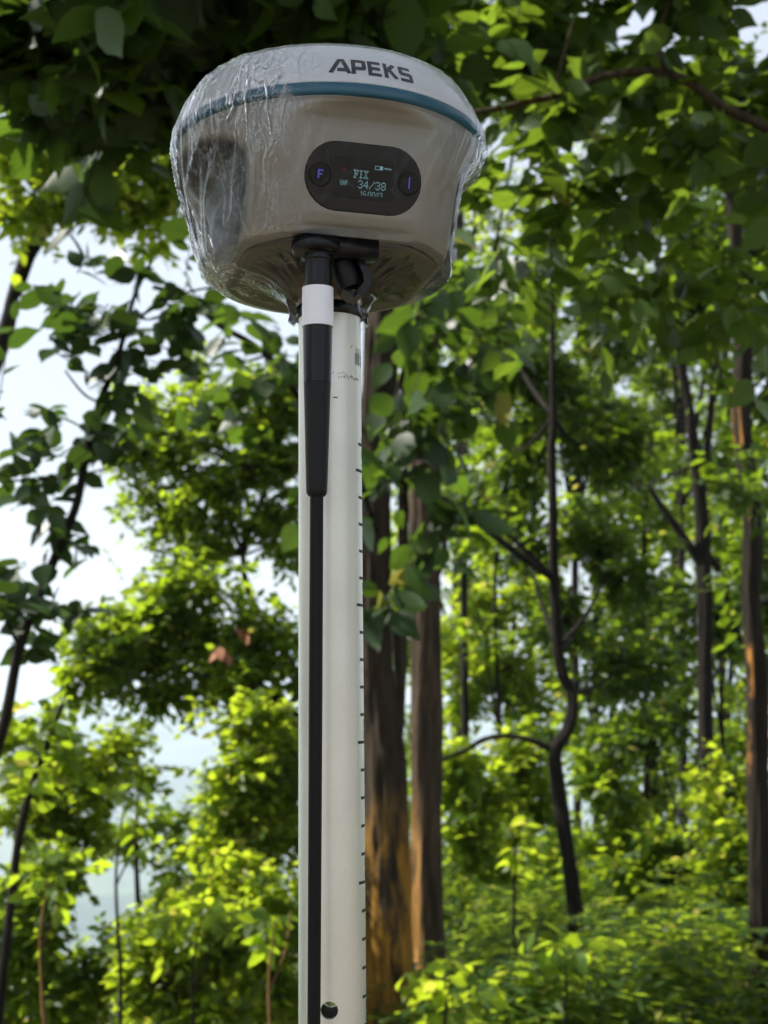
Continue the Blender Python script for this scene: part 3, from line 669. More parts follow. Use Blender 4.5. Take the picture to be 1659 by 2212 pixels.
def leaf_mesh(name, pos, dr, nm, ln, style, mat, parent=None, kind=None):
    tv, tf = TPL[style]; n = len(pos)
    y = unit(dr); x = unit(np.cross(y, nm)); z = np.cross(x, y)
    V = pos[:, None, :] + ln[:, None, None] * (tv[None, :, 0:1] * x[:, None, :] + tv[None, :, 1:2] * y[:, None, :] + tv[None, :, 2:3] * z[:, None, :])
    k = len(tv); V = V.reshape(-1, 3)
    fl = [len(f) for f in tf]; fi = np.concatenate([np.array(f) for f in tf])
    off = np.arange(n) * k
    loops = (fi[None, :] + off[:, None]).ravel(); tot = np.tile(np.array(fl), n); st = np.concatenate(([0], np.cumsum(tot)[:-1]))
    me = bpy.data.meshes.new(name); me.vertices.add(len(V)); me.vertices.foreach_set('co', V.ravel().astype(np.float32))
    me.loops.add(len(loops)); me.loops.foreach_set('vertex_index', loops.astype(np.int32))
    me.polygons.add(len(tot)); me.polygons.foreach_set('loop_start', st.astype(np.int32)); me.polygons.foreach_set('loop_total', tot.astype(np.int32))
    uvl = me.uv_layers.new(name='blade'); uvl.data.foreach_set('uv', np.tile(tv[:, :2][fi], (n, 1)).astype(np.float32).ravel())
    me.update(calc_edges=True)
    o = link(name, me, mat, parent, smooth=True)
    if kind: o['kind'] = kind
    return o
def twigs(c, rad, n, ll, per=7, droop=.25, tl=2.0, clump=.42, lv=.42, sub=6):
    "n twigs of leaves gathered in clumps inside the ellipsoid c, rad"
    c = np.array(c); rad = np.array(rad)
    m = int(n * 3.2) + 4
    q = rng.normal(size=(m, 3)); q = unit(q) * (rng.random((m, 1)) ** .42) * (1 + .28 * rng.normal(size=(m, 1)) * .5)
    lam = 6.5 * ll; K = unit(rng.normal(size=(7, 3))) * 2 * math.pi / lam * (.6 + rng.random((7, 1))); ph = rng.random(7) * 6.28
    val = np.sin((q * rad) @ K.T + ph).sum(1) + .25 * rng.normal(size=m)      # lacy: leaves gather along winding sheets, with gaps
    p = q[np.argsort(-val)[:n]]; outw = unit(p + 1e-3); n = len(p)
    p0 = c + p * rad
    d = unit(outw * .7 + rng.normal(size=(n, 3)) * .75 + np.array([0, 0, -.15]))
    L = ll * tl * (.6 + .7 * rng.random(n)) * np.where(rng.random(n) < .18, 1.9, 1)
    s = (np.arange(per) + .6) / per
    sag = np.array([0, 0, -1.0]) * droop
    P_ = p0[:, None, :] + (d * L[:, None])[:, None, :] * s[None, :, None] + sag * (L[:, None, None] * (s[None, :, None] ** 2) * .5)
    side = unit(np.cross(d, np.array([0, 0, 1.0]) + rng.normal(size=(n, 3)) * .2))
    sg = np.where(np.arange(per) % 2 == 0, 1, -1)[None, :, None]
    D = d[:, None, :] * .55 + side[:, None, :] * sg * .85 + sag * .9 + rng.normal(size=(n, per, 3)) * .28
    N_ = np.array([0, 0, 1.0]) + rng.normal(size=(n, per, 3)) * .8
    ln = ll * (1 - lv + 2 * lv * rng.random((n, per)))
    ends = p0 + d * L[:, None] + sag * (L[:, None] * .5)
    return P_.reshape(-1, 3), D.reshape(-1, 3), N_.reshape(-1, 3), ln.ravel(), p0, ends
def twig_mesh(name, a, b, r, mat, parent, cap=4000):
    if len(a) > cap: a, b = a[:cap], b[:cap]
    n = len(a); d = unit(b - a); x = unit(np.cross(d, [0.3, .2, 1])); y = np.cross(d, x)
    V = []
    for e, rr in ((a, r), (b, r * .4)):
        for t in range(3):
            an = 2 * math.pi * t / 3; V.append(e + (x * math.cos(an) + y * math.sin(an)) * rr)
    V = np.stack(V, 1).reshape(-1, 3)
    fs = []
    for i in range(n):
        o = i * 6
        for t in range(3): fs.append((o + t, o + (t + 1) % 3, o + 3 + (t + 1) % 3, o + 3 + t))
    return V, fs
LEAFS = {}
def leaf_objects(pos, dr, nm, ln, mat, parent, name='leaf'):
    key = mat.name
    if key not in LEAFS:
        LEAFS[key] = []
        for j in range(3):
            tv, tf = TPL['near']; v = tv.copy(); v[:, 2] += [-.10, .03, .12][j] * (v[:, 1] ** 2) * .9; v[:, 0] *= [1, .88, 1.12][j]
            v[:, 2] += .015 * np.sin(v[:, 1] * 17 + j) * np.sign(v[:, 0])
            me = bpy.data.meshes.new('leaf_blade'); me.from_pydata(v.tolist(), [], tf); me.materials.append(mat)
            uvl = me.uv_layers.new(name='blade'); uvl.data.foreach_set('uv', np.concatenate([tv[list(q_), :2] for q_ in tf]).astype(np.float32).ravel())
            me.polygons.foreach_set('use_smooth', [True] * len(me.polygons)); me.update(); LEAFS[key].append(me)
    y = unit(dr); x = unit(np.cross(y, nm)); z = np.cross(x, y)
    for i in range(len(pos)):
        o = bpy.data.objects.new(name, LEAFS[key][i % 3]); COL.objects.link(o); o.parent = parent
        m = Matrix(((x[i][0], y[i][0], z[i][0], 0), (x[i][1], y[i][1], z[i][1], 0), (x[i][2], y[i][2], z[i][2], 0), (0, 0, 0, 1))) @ Matrix.Scale(float(ln[i]), 4)
        m.translation = Vector(pos[i]); o.matrix_local = m
def view(p):
    d = p - np.array(CP); z = d @ np.array(FW); return 829.5 + F * d[:, 0] / z, 1106 - F * (d @ np.array(UP)) / z, z
TREES = {}
def PV(l, Y): return [P(u, v, Y) for v, u, r in l], [r / F * Y for v, u, r in l]
class Tree:
    def __init__(s, name, label, cat, base, bark, leaf, ll, style, group=None, cover=None):
        s.root = empty(name, base); tag(s.root, label, cat, group); s.b = Vector(base); s.bark = M[bark]; s.leaf = M[leaf]; s.ll = ll; s.style = style
        s.L = []; s.T = []; s.wood = MB(); s.trunkline = None; s.seed = random.random() * 50
    def loc(s, pts): return [Vector(p) - s.b for p in pts]
    def trunk(s, pts, rad, sides=20, name='trunk', sub=8, rough=.16):
        s.trunkline = s.trunkline or pts
        v, f = tube(s.loc(pts), rad, sides, rough, s.seed, sub); return pyo(name, v, f, s.bark, s.root)
    def limb(s, pts, rad, sides=8, own=True, sub=5):
        v, f = tube(s.loc(pts), rad, sides, .12, s.seed + 3, sub)
        if own: pyo('branch', v, f, s.bark, s.root)
        else: s.wood.add((v, f))
    def cluster(s, c, rad, n, per=7, limb=True, ll=None, **k):
        r = twigs(c, rad, n, ll or s.ll, per, **k); s.L.append(r[:4]); s.T.append(r[4:])
        c = Vector(c)
        if limb and s.trunkline:
            cand = [p for p in s.trunkline if p.z < c.z + .1] or list(s.trunkline)
            q = min(cand, key=lambda p: (p - c).length); mid = (q + c) / 2 + Vector((0, 0, -.06 * (q - c).length))
            Ln = (q - c).length; r0 = min(.025, .006 + .008 * Ln)
            s.limb([q, mid, c, c + (c - mid) * .4], [r0, r0 * .75, r0 * .45, r0 * .15], 5, own=False, sub=3)
            for _ in range(4):
                e = c + Vector([random.uniform(-1, 1) * rad[i] * .8 for i in range(3)]); s.limb([mid * .4 + c * .6, (c + e) / 2 + Vector((0, 0, .02)), e], [r0 * .4, r0 * .3, r0 * .1], 4, own=False, sub=2)
    def done(s, parts=0):
        b = np.array(s.b)
        if s.wood.v: s.wood.build('limbs', s.bark if s.trunkline is None else M['dbark'], s.root)['kind'] = 'stuff'
        if not s.L: return
        pos, dr, nm, ln = [np.concatenate([l[i] for l in s.L]) for i in range(4)]
        a = np.concatenate([t[0] for t in s.T]); e = np.concatenate([t[1] for t in s.T])
        V, f = twig_mesh('twigs', a - b, e - b, s.ll * .028, M['twig'], s.root)
        pyo('twigs', V, f, M['twig'], s.root, smooth=False)['kind'] = 'stuff'
        if parts:
            u, v, z = view(pos); vis = (u > -20) & (u < 1680) & (v > -20) & (v < 2230) & (z > .3)
            sc_ = np.where(vis, ln / np.maximum(z, .3), 0); order = np.argsort(-sc_); sel = order[:parts]; sel = sel[sc_[sel] > 0]
            rest = np.setdiff1d(np.arange(len(pos)), sel)
            leaf_objects(pos[sel] - b, dr[sel], nm[sel], ln[sel], s.leaf, s.root)
            if len(rest): leaf_mesh('foliage', pos[rest] - b, dr[rest], nm[rest], ln[rest], s.style, s.leaf, s.root, 'stuff')
        else: leaf_mesh('crown', pos - b, dr, nm, ln, s.style, s.leaf, s.root, 'stuff')
        s.n = len(pos)
def VC(t, u, v, Y, ru, rv, n, rd=None, **k):
    c = P(u, v, Y); t.cluster(c, (ru / F * Y, (rd or (ru + rv) / 2 / F * Y), rv / F * Y), n, **k)
def down(pts, rad, flare=1.35):
    "carry a trunk line on down into the ground"
    p = pts[-1]; q = Vector((p.x, p.y, gz(p.x, p.y) - .1)); return pts + [q], rad + [rad[-1] * flare]

# --- two big trunks behind the pole
pts, rad = PV([(-1500, 870, 24), (-600, 850, 30), (200, 835, 36), (700, 822, 40), (1000, 808, 38), (1400, 812, 38), (1650, 828, 47), (1900, 838, 50), (2200, 840, 50), (2500, 842, 56)], 5.0)
pts, rad = down(pts, rad)
tA = Tree('leaning_tree', 'thick dark tree trunk touching the pole, its bark orange low down', 'tree', pts[-1], 'orange', 'leaf_dark', .085, 'mid')
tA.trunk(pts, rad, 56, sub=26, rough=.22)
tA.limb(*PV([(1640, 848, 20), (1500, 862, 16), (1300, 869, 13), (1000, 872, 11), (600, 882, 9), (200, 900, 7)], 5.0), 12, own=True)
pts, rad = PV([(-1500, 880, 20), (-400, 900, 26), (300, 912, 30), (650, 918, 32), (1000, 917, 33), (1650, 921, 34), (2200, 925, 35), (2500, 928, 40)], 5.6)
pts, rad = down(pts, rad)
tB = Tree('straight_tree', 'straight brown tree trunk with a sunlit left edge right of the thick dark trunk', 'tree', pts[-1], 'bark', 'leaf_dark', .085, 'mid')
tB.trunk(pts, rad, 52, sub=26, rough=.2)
tB.limb(*PV([(1240, 945, 8), (1180, 960, 7), (1090, 950, 5)], 5.6), 8)
for (x, y, z, r, n) in ((-.6, 4.2, 4.9, .9, 330), (.1, 6.4, 5.2, .9, 200), (1.2, 2.6, 4.6, .9, 280)):  # unseen crowns overhead, added to cast shade below
    (tA if x < 1 else tB).cluster((x, y, z), (r, r, r * .5), n)
# --- climbing vine on the trunks: big heart-shaped leaves
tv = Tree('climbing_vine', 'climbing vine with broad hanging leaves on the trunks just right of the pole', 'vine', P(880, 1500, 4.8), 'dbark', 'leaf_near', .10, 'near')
tv.limb(*PV([(1500, 860, 5), (1300, 850, 5), (1100, 880, 5), (900, 850, 5), (700, 900, 4), (560, 930, 4)], 4.7), 6)
for (u, v, ru, rv, n) in ((930, 690, 70, 50, 9), (990, 760, 60, 60, 8), (865, 860, 30, 40, 4), (930, 850, 70, 50, 8), (850, 1060, 35, 50, 5), (940, 1110, 50, 50, 6), (840, 1290, 30, 40, 4), (960, 600, 80, 50, 8), (900, 960, 30, 40, 3), (960, 1180, 40, 30, 3)):
    VC(tv, u, v, 4.6, ru, rv, n, per=4, limb=False, tl=1.5, droop=.8, sub=1)
tA.done(); tB.done(); tv.done(260)

# --- thin forked tree
pts, rad = PV([(500, 1190, 5), (900, 1195, 8), (1000, 1192, 10), (1400, 1205, 12), (1500, 1236, 12), (1570, 1228, 13), (1620, 1200, 14), (1700, 1205, 15), (1950, 1240, 17), (2150, 1252, 19)], 6.5)
pts, rad = down(pts, rad)
tC = Tree('forked_tree', 'thin crooked dark tree with a kink and a side branch arching left', 'tree', pts[-1], 'dbark', 'leaf_dark', .05, 'mid')
tC.trunk(pts, rad, 28, sub=12, rough=.24)
tC.limb(*PV([(1620, 1198, 9), (1592, 1120, 6), (1596, 1050, 6), (1625, 1000, 5), (1640, 955, 4)], 6.5), 8, own=True)
tC.limb(*PV([(1250, 1195, 9), (1190, 1110, 8), (1120, 1020, 7), (1070, 950, 5)], 6.5), 8, own=True)
tC.limb(*PV([(1245, 1195, 6), (1150, 1090, 5), (1110, 1000, 4)], 6.4), 6)
for (u, v, ru, rv, n) in ((1150, 800, 120, 90, 225), (1260, 960, 120, 90, 236), (1100, 980, 90, 70, 122), (1330, 1200, 110, 90, 211), (1250, 1350, 90, 60, 122), (1130, 1150, 80, 50, 89), (1350, 1420, 110, 70, 167), (1060, 660, 110, 80, 167)):
    VC(tC, u, v, 7.1, ru, rv, n)
tC.done()

# --- right-hand trunk with orange patches
pts, rad = PV([(-400, 1560, 10), (200, 1576, 13), (560, 1588, 17), (760, 1604, 20), (900, 1602, 21), (1100, 1625, 22), (1300, 1622, 21), (1500, 1636, 23), (1900, 1640, 23), (2150, 1646, 26)], 5.5)
pts, rad = down(pts, rad)
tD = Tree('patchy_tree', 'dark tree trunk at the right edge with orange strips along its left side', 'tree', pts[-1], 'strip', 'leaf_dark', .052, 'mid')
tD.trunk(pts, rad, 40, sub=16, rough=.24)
for (u, v, ru, rv, n) in ((1600, 500, 150, 110, 259), (1650, 800, 100, 100, 170), (1500, 620, 110, 70, 135), (1680, 1250, 70, 120, 135), (1560, 250, 170, 130, 259)):
    VC(tD, u, v, 6.1, ru, rv, n)
pts, rad = PV([(500, 1405, 7), (700, 1450, 10), (850, 1482, 11), (1000, 1503, 13), (1150, 1518, 15), (1500, 1524, 17), (1900, 1526, 18), (2100, 1528, 20)], 8.0)
pts, rad = down(pts, rad)
tE = Tree('branching_tree', 'dark tree with several rising limbs between the crooked tree and the patchy trunk', 'tree', pts[-1], 'dbark', 'leaf_dark', .054, 'mid')
tE.trunk(pts, rad, 28, sub=12, rough=.24)
tE.limb(*PV([(1080, 1515, 10), (950, 1530, 8), (780, 1545, 7), (640, 1560, 5)], 8.0), 8, own=True)
tE.limb(*PV([(1240, 1522, 11), (1180, 1490, 10), (1110, 1440, 8), (1050, 1400, 6)], 8.0), 8, own=True)
tE.limb(*PV([(1400, 1600, 8), (1250, 1560, 8), (1190, 1525, 7)], 8.0), 8)
for (u, v, ru, rv, n) in ((1400, 420, 170, 120, 278), (1350, 700, 120, 80, 157), (1450, 1350, 130, 90, 202), (1400, 1560, 120, 80, 157), (1590, 1330, 60, 60, 65), (1250, 560, 140, 80, 177), (1300, 1060, 100, 50, 73), (1520, 1060, 50, 50, 32)):
    VC(tE, u, v, 8.6, ru, rv, n)
tE.done()

# --- near canopy branch at the top right, big leaves
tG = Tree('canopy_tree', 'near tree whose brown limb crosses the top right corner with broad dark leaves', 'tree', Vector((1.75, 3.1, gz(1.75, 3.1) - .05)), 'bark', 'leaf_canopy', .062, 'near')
tG.trunk([Vector((1.75, 3.1, -.1)), Vector((1.72, 3.1, 1.2)), Vector((1.66, 3.05, 2.5)), Vector((1.5, 3.0, 4.2))], [.07, .06, .052, .04], 16, sub=6)
def from_(p, r, pr): return [Vector(p)] + pr[0], [r] + pr[1]
tG.limb(*from_((1.69, 3.07, 1.9), .02, PV([(480, 1900, 14), (300, 1690, 12), (235, 1570, 11), (160, 1450, 11), (163, 1310, 9), (205, 1205, 8), (242, 1035, 7), (252, 940, 4)], 2.6)), 12)
tG.limb(*PV([(160, 1445, 7), (90, 1420, 6), (0, 1450, 5), (-80, 1500, 4)], 2.6), 8)
tG.limb(*PV([(210, 1195, 5), (130, 1215, 4), (40, 1240, 3)], 2.6), 6)
for (u, v, ru, rv, n) in ((1000, 60, 130, 70, 38), (1200, 30, 150, 70, 53), (1420, 50, 150, 80, 56), (1600, 120, 120, 90, 48), (1130, 330, 110, 70, 19), (1280, 420, 120, 60, 19), (1450, 380, 120, 70, 19), (1610, 420, 90, 80, 16), (1050, 520, 90, 60, 12), (1250, 620, 100, 50, 10), (1580, 640, 90, 60, 12), (1150, 150, 100, 40, 15), (1420, 560, 90, 50, 8)):
    VC(tG, u, v, 2.9, ru, rv, n, rd=.35, limb=False, per=6, tl=1.6)
for (x, y, z, r, n) in ((.8, 2.4, 3.3, .7, 170), (.2, 3.1, 3.6, .7, 150)): tG.cluster((x, y, z), (r, r, r * .4), n)  # more unseen foliage above the view, added for shade
for c_, r_, n_ in (((1.7, 1.2, 1.9), (.5, .5, .6), 220), ((1.8, .1, 2.1), (.5, .5, .6), 180)): tG.cluster(c_, r_, n_)  # unseen clusters at the right, added to darken reflections and the pole edge
tG.done(300)
# --- near canopy at the top left: the darkest, largest leaves
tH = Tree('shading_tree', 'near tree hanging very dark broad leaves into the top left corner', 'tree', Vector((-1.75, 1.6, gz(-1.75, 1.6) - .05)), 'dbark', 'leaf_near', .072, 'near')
tH.trunk([Vector((-1.75, 1.6, -.2)), Vector((-1.72, 1.6, 1.2)), Vector((-1.6, 1.55, 2.4)), Vector((-1.4, 1.4, 3.6))], [.07, .062, .052, .035], 16, sub=6)
tH.limb(*from_((-1.62, 1.56, 2.2), .02, PV([(160, -900, 14), (150, -300, 11), (120, 40, 9), (90, 300, 7), (20, 420, 6), (-80, 520, 4)], 2.3)), 10)
tH.limb(*PV([(130, -50, 6), (180, 120, 6), (215, 260, 5), (230, 380, 4)], 2.2), 8, own=True)
tH.limb(*PV([(90, 300, 5), (60, 460, 4), (80, 640, 3), (50, 800, 3)], 2.3), 6)
for (u, v, ru, rv, n) in ((80, 60, 130, 70, 57), (300, 40, 150, 80, 74), (520, 50, 130, 70, 61), (720, 30, 120, 50, 46), (180, 150, 110, 35, 17), (330, 180, 100, 45, 22), (450, 150, 90, 45, 17), (850, 10, 100, 40, 30), (180, -60, 260, 60, 67), (640, -60, 240, 60, 61)):
    VC(tH, u, v, 2.25, ru, rv, n, rd=.28, limb=False, per=6, tl=1.2, droop=.15)
for (x, y, z, r, n) in ((-1.7, .95, 3.5, .85, 480), (-.9, .7, 3.1, .6, 240), (-1.1, 1.9, 3.4, .7, 220), (-.2, 1.6, 3.2, .6, 170), (-2.2, 1.2, 3.9, .8, 260)): tH.cluster((x, y, z), (r, r, r * .45), n)  # unseen clusters added to keep the sun off pole and receiver
for c_, r_, n_ in (((-1.7, .5, 1.75), (.5, .5, .6), 260), ((-1.75, -.4, 2.0), (.5, .5, .6), 220), ((-1.5, 1.35, 1.5), (.35, .4, .6), 140)): tH.cluster(c_, r_, n_)  # unseen clusters at the left, added to darken bag reflections and the pole
tH.done(300)
# --- bright crown showing under it, far upper left
pts, rad = PV([(200, 60, 6), (330, 130, 8), (430, 120, 9), (520, 66, 11), (640, 28, 14), (740, 4, 18), (1100, -120, 22), (1700, -200, 26)], 5.6)
pts, rad = down(pts, rad)
tI = Tree('left_edge_tree', 'dark forking tree leaning in from the left edge against the open sky', 'tree', pts[-1], 'dbark', 'leaf_bright', .055, 'mid')
tI.trunk(pts, rad, 12, sub=5)
tI.limb(*PV([(640, 40, 7), (560, 70, 5), (480, 100, 5), (420, 170, 4)], 5.6), 7, own=True)
tI.limb(*PV([(560, 66, 8), (430, 150, 7), (380, 220, 5), (340, 300, 4)], 5.6), 7)
for (u, v, ru, rv, n) in ((90, 250, 90, 70, 104), (200, 330, 90, 70, 110), (60, 400, 80, 60, 78), (300, 400, 80, 50, 78), (310, 300, 70, 60, 65), (20, 470, 40, 40, 23), (270, 450, 50, 25, 23), (340, 470, 40, 40, 28)):
    VC(tI, u, v, 5.4, ru, rv, n, limb=False)
tI.done()
# --- sapling standing before the sky at the left
def stem_plant(name, label, cat, line, Y, mat, ll, spots, parts, base=None, extra=(), bark='dbark', per=6, group=None, style='near'):
    pts, rad = PV(line, Y); pts, rad = down(pts, rad, 1.1)
    t = Tree(name, label, cat, pts[-1], bark, mat, ll, style, group); t.trunk(pts, rad, 10, name='stem', sub=5)
    for e in extra: t.limb(*PV(e, Y), 6)
    for (u, v, ru, rv, n) in spots: VC(t, u, v, Y, ru, rv, n, limb=False, per=per, sub=3, tl=1.7, rd=max(ru, rv) / F * Y * 1.2)
    t.done(parts); return t
stem_plant('sapling', 'leafy dark sapling leaning right in front of the pale sky at the left', 'sapling',
    [(560, 330, 3), (640, 290, 5), (780, 252, 7), (870, 215, 8), (1000, 182, 9), (1100, 162, 10), (1250, 100, 11), (1400, 42, 12), (1560, 10, 13), (1700, -30, 14), (2100, -120, 16)], 3.1, 'leaf_sap', .058,
    [(300, 600, 60, 30, 2), (170, 600, 40, 30, 2), (230, 680, 70, 40, 4), (330, 660, 60, 40, 3), (290, 750, 60, 40, 4), (330, 820, 50, 40, 2), (210, 760, 50, 40, 2), (110, 690, 40, 25, 2), (120, 740, 25, 25, 2), (200, 900, 50, 40, 3), (100, 900, 30, 25, 2), (150, 960, 60, 40, 3), (250, 930, 30, 25, 2), (120, 1020, 50, 40, 2), (60, 1110, 60, 50, 4), (130, 1160, 50, 40, 3), (60, 1230, 60, 50, 4), (30, 1000, 40, 50, 3), (30, 1330, 50, 50, 3), (10, 900, 40, 40, 2), (90, 1290, 40, 30, 2), (60, 1420, 40, 40, 2), (190, 620, 50, 30, 2), (380, 600, 50, 50, 3), (430, 640, 60, 40, 2)], 300,
    extra=[[(1040, 10, 3), (1035, 80, 3), (1025, 170, 3), (1010, 240, 2)], [(870, 215, 3), (850, 180, 3), (800, 140, 2)], [(900, 205, 3), (860, 260, 2), (880, 290, 2)], [(700, 275, 4), (640, 380, 3), (620, 460, 3)], [(1400, 42, 5), (1330, 10, 4), (1250, -20, 4)]])
stem_plant('slim_stem_tree', 'slim dark stem leaning right at the far left edge below the pale sky', 'tree',
    [(1500, 142, 3), (1600, 105, 7), (1680, 75, 8), (1800, 42, 9), (2000, 18, 10), (2300, -10, 11)], 4.2, 'leaf_mid', .042, [(60, 1560, 80, 40, 16), (20, 1700, 60, 60, 12), (90, 1640, 60, 50, 12)], 120, extra=[[(1760, 170, 3), (1700, 180, 4), (1900, 120, 4)]][0:0])
# --- hanging near sprig left of the pole
tS = Tree('drooping_branch', 'near branch of broad green leaves drooping just left of the pole under the receiver', 'branch', P(640, 800, 4.4), 'dbark', 'leaf_near', .085, 'near')
_a, _b = PV([(620, 330, 5), (640, 400, 6), (700, 470, 7), (740, 540, 7), (790, 600, 7), (880, 660, 8), (1000, 760, 8)], 4.4)
tS.limb(_a + [P(812, 1150, 4.95)], _b + [_b[-1]], 8)
for (u, v, ru, rv, n) in ((600, 740, 60, 50, 4), (560, 700, 50, 30, 2), (620, 830, 40, 60, 3), (580, 900, 40, 50, 2), (630, 960, 30, 60, 2), (540, 790, 40, 30, 2), (470, 660, 60, 30, 3)):
    VC(tS, u, v, 4.3, ru, rv, n, limb=False, per=5, sub=2, tl=2.2, droop=.5)
tS.done(160)

# --- mid-distance trees left of the pole
def midtree(name, label, Y, u0, line, clus, mat, ll, dens=1.15, style='mid', cat='tree', limbs=(), group=None, bark='dbark'):
    pts, rad = PV(line, Y); pts, rad = down(pts, rad, 1.2)
    t = Tree(name, label, cat, pts[-1], bark, mat, ll, style, group); t.trunk(pts, rad, 10, sub=4)
    for l in limbs: t.limb(*PV(l, Y - .1), 7, own=True)
    for (u, v, ru, rv, n) in clus: VC(t, u, v, Y, ru, rv, int(n * dens))
    t.done(); return t
midtree('bright_tree', 'sunlit yellow green tree crown left of the pole against the sky', 7.0, 560,
    [(760, 600, 4), (1000, 590, 6), (1200, 525, 6), (1330, 556, 8), (1440, 580, 9), (1600, 640, 11), (1900, 690, 13), (2150, 700, 15)],
    [(450, 880, 130, 60, 150), (340, 930, 80, 50, 70), (560, 850, 90, 60, 90), (480, 970, 130, 60, 140), (340, 1010, 70, 50, 55), (600, 950, 70, 60, 70), (420, 1080, 110, 60, 120), (330, 1110, 60, 35, 30), (560, 1080, 90, 70, 110), (480, 1150, 100, 50, 90), (620, 1150, 60, 60, 55), (400, 1180, 60, 30, 24), (600, 780, 60, 50, 40), (420, 790, 60, 30, 24), (290, 880, 60, 35, 30), (270, 980, 45, 50, 30), (640, 1030, 40, 60, 40), (300, 1060, 60, 30, 25), (620, 880, 50, 50, 40), (520, 1060, 110, 60, 80)], 'leaf_mid', .044,
    limbs=[[(1200, 525, 6), (1130, 500, 5), (1050, 470, 4)], [(1010, 590, 4), (1000, 500, 4), (950, 420, 3)]])
midtree('lower_tree', 'dense mid green crown on the left with brown dry leaves hanging in it', 6.4, 500,
    [(1280, 420, 4), (1380, 470, 6), (1480, 560, 9), (1550, 640, 12), (1750, 720, 15), (2100, 760, 18)],
    [(330, 1290, 90, 40, 90), (270, 1360, 110, 50, 130), (420, 1310, 100, 50, 110), (220, 1430, 90, 45, 95), (370, 1410, 130, 55, 170), (520, 1380, 100, 50, 110), (470, 1460, 130, 50, 150), (600, 1430, 70, 60, 80), (330, 1490, 110, 35, 80), (180, 1480, 60, 30, 35), (610, 1340, 50, 40, 30), (400, 1270, 120, 35, 60), (250, 1380, 80, 50, 60), (560, 1470, 100, 40, 70), (160, 1430, 40, 25, 18), (440, 1230, 80, 25, 25)], 'leaf_mid', .042,
    limbs=[[(1560, 650, 9), (1500, 560, 8), (1470, 500, 6), (1450, 400, 4)]])
dl = Tree('dry_leaves', 'bunch of curled brown dry leaves hanging in the dense green crown on the left', 'dry leaves', P(490, 1380, 6.0), 'dbark', 'leaf_mid', .1, 'mid')
dl.leaf = M['dead']; dl.ll = .05
VC(dl, 468, 1405, 6.0, 10, 26, 3, per=3, limb=False, droop=1.2, tl=1.0); VC(dl, 505, 1355, 6.0, 6, 16, 2, per=3, limb=False, droop=1.2, tl=1.0); dl.done(48)
# bright bushes below, stepping down the slope
LB = [('leaf_bright', 5.2, 560, 1700, [(520, 1560, 90, 60), (600, 1620, 60, 90), (540, 1680, 110, 80), (600, 1780, 60, 80), (520, 1830, 110, 70)], 'tall sunlit bush close against the left side of the pole'),
      ('leaf_bright', 5.6, 90, 1700, [(60, 1640, 90, 60), (160, 1690, 100, 60), (60, 1760, 90, 70), (180, 1780, 60, 60), (240, 1640, 50, 40)], 'bright yellow green bush at the left edge beneath the slim dark stem'),
      ('leaf_mid', 6.6, 300, 1850, [(300, 1700, 50, 50), (370, 1790, 40, 40), (260, 1830, 50, 40), (400, 1880, 70, 50), (300, 1600, 30, 30)], 'mid green bush with bare twigs before the misty valley'),
      ('leaf_mid', 5.0, 120, 2050, [(100, 1900, 100, 70), (40, 2030, 90, 80), (170, 2080, 100, 70), (110, 2180, 130, 60)], 'leafy bush filling the bottom left corner'),
      ('leaf_bright', 4.6, 400, 2050, [(380, 2000, 110, 60), (480, 2060, 110, 80), (360, 2120, 120, 70), (440, 2200, 130, 50)], 'bright bush low down between the corner bush and the pole'),
      ('leaf_bright', 4.9, 560, 2000, [(560, 1940, 90, 80), (600, 2040, 80, 90), (560, 2140, 90, 80), (500, 1930, 60, 50)], 'yellow green bush at the foot of the picture touching the pole on its left'),
      ('leaf_dark', 7.4, 440, 1950, [(380, 1950, 60, 40), (430, 1960, 70, 50)], 'darker bush further down the slope seen behind the bright ones')]
for mat, Y, ub, vb, cl, lab in LB:
    midtree('bush', lab, Y, ub, [(cl[0][1], ub, 3), (vb, ub - 6, 5), (vb + 250, ub + 4, 7)], [(u, v, ru * 1.0, rv * 1.0, ru * rv / 33) for (u, v, ru, rv) in cl], mat, .036, cat='bush', dens=1.0)
for i, (u, v0, Y, lab) in enumerate([(92, 1900, 3.6, 'bare upright brown stem among the bushes in the bottom left corner'), (255, 1760, 4.4, 'slender forked stem standing in the mid green bush'), (585, 1990, 3.9, 'reddish bare stem close to the lower left of the pole'), (420, 1990, 4.2, 'thin dark stem rising through the bright low bush')]):
    pts, rad = PV([(v0, u + 12, 2), (v0 + 120, u - 4, 3), (v0 + 260, u, 4), (v0 + 420, u + 6, 4.5)], Y); pts, rad = down(pts, rad, 1.1)
    t = Tree('bare_stem', lab, 'stem', pts[-1], 'bark' if i in (0, 2) else 'dbark', 'leaf_mid', .05, 'mid'); t.trunk(pts, rad, 8, name='stem', sub=5)
    t.limb(*PV([(v0 + 150, u - 3, 2.5), (v0 + 70, u + 30, 2), (v0 - 20, u + 44, 1.5)], Y), 6); VC(t, u + 20, v0, Y, 40, 30, 5, limb=False); t.done()

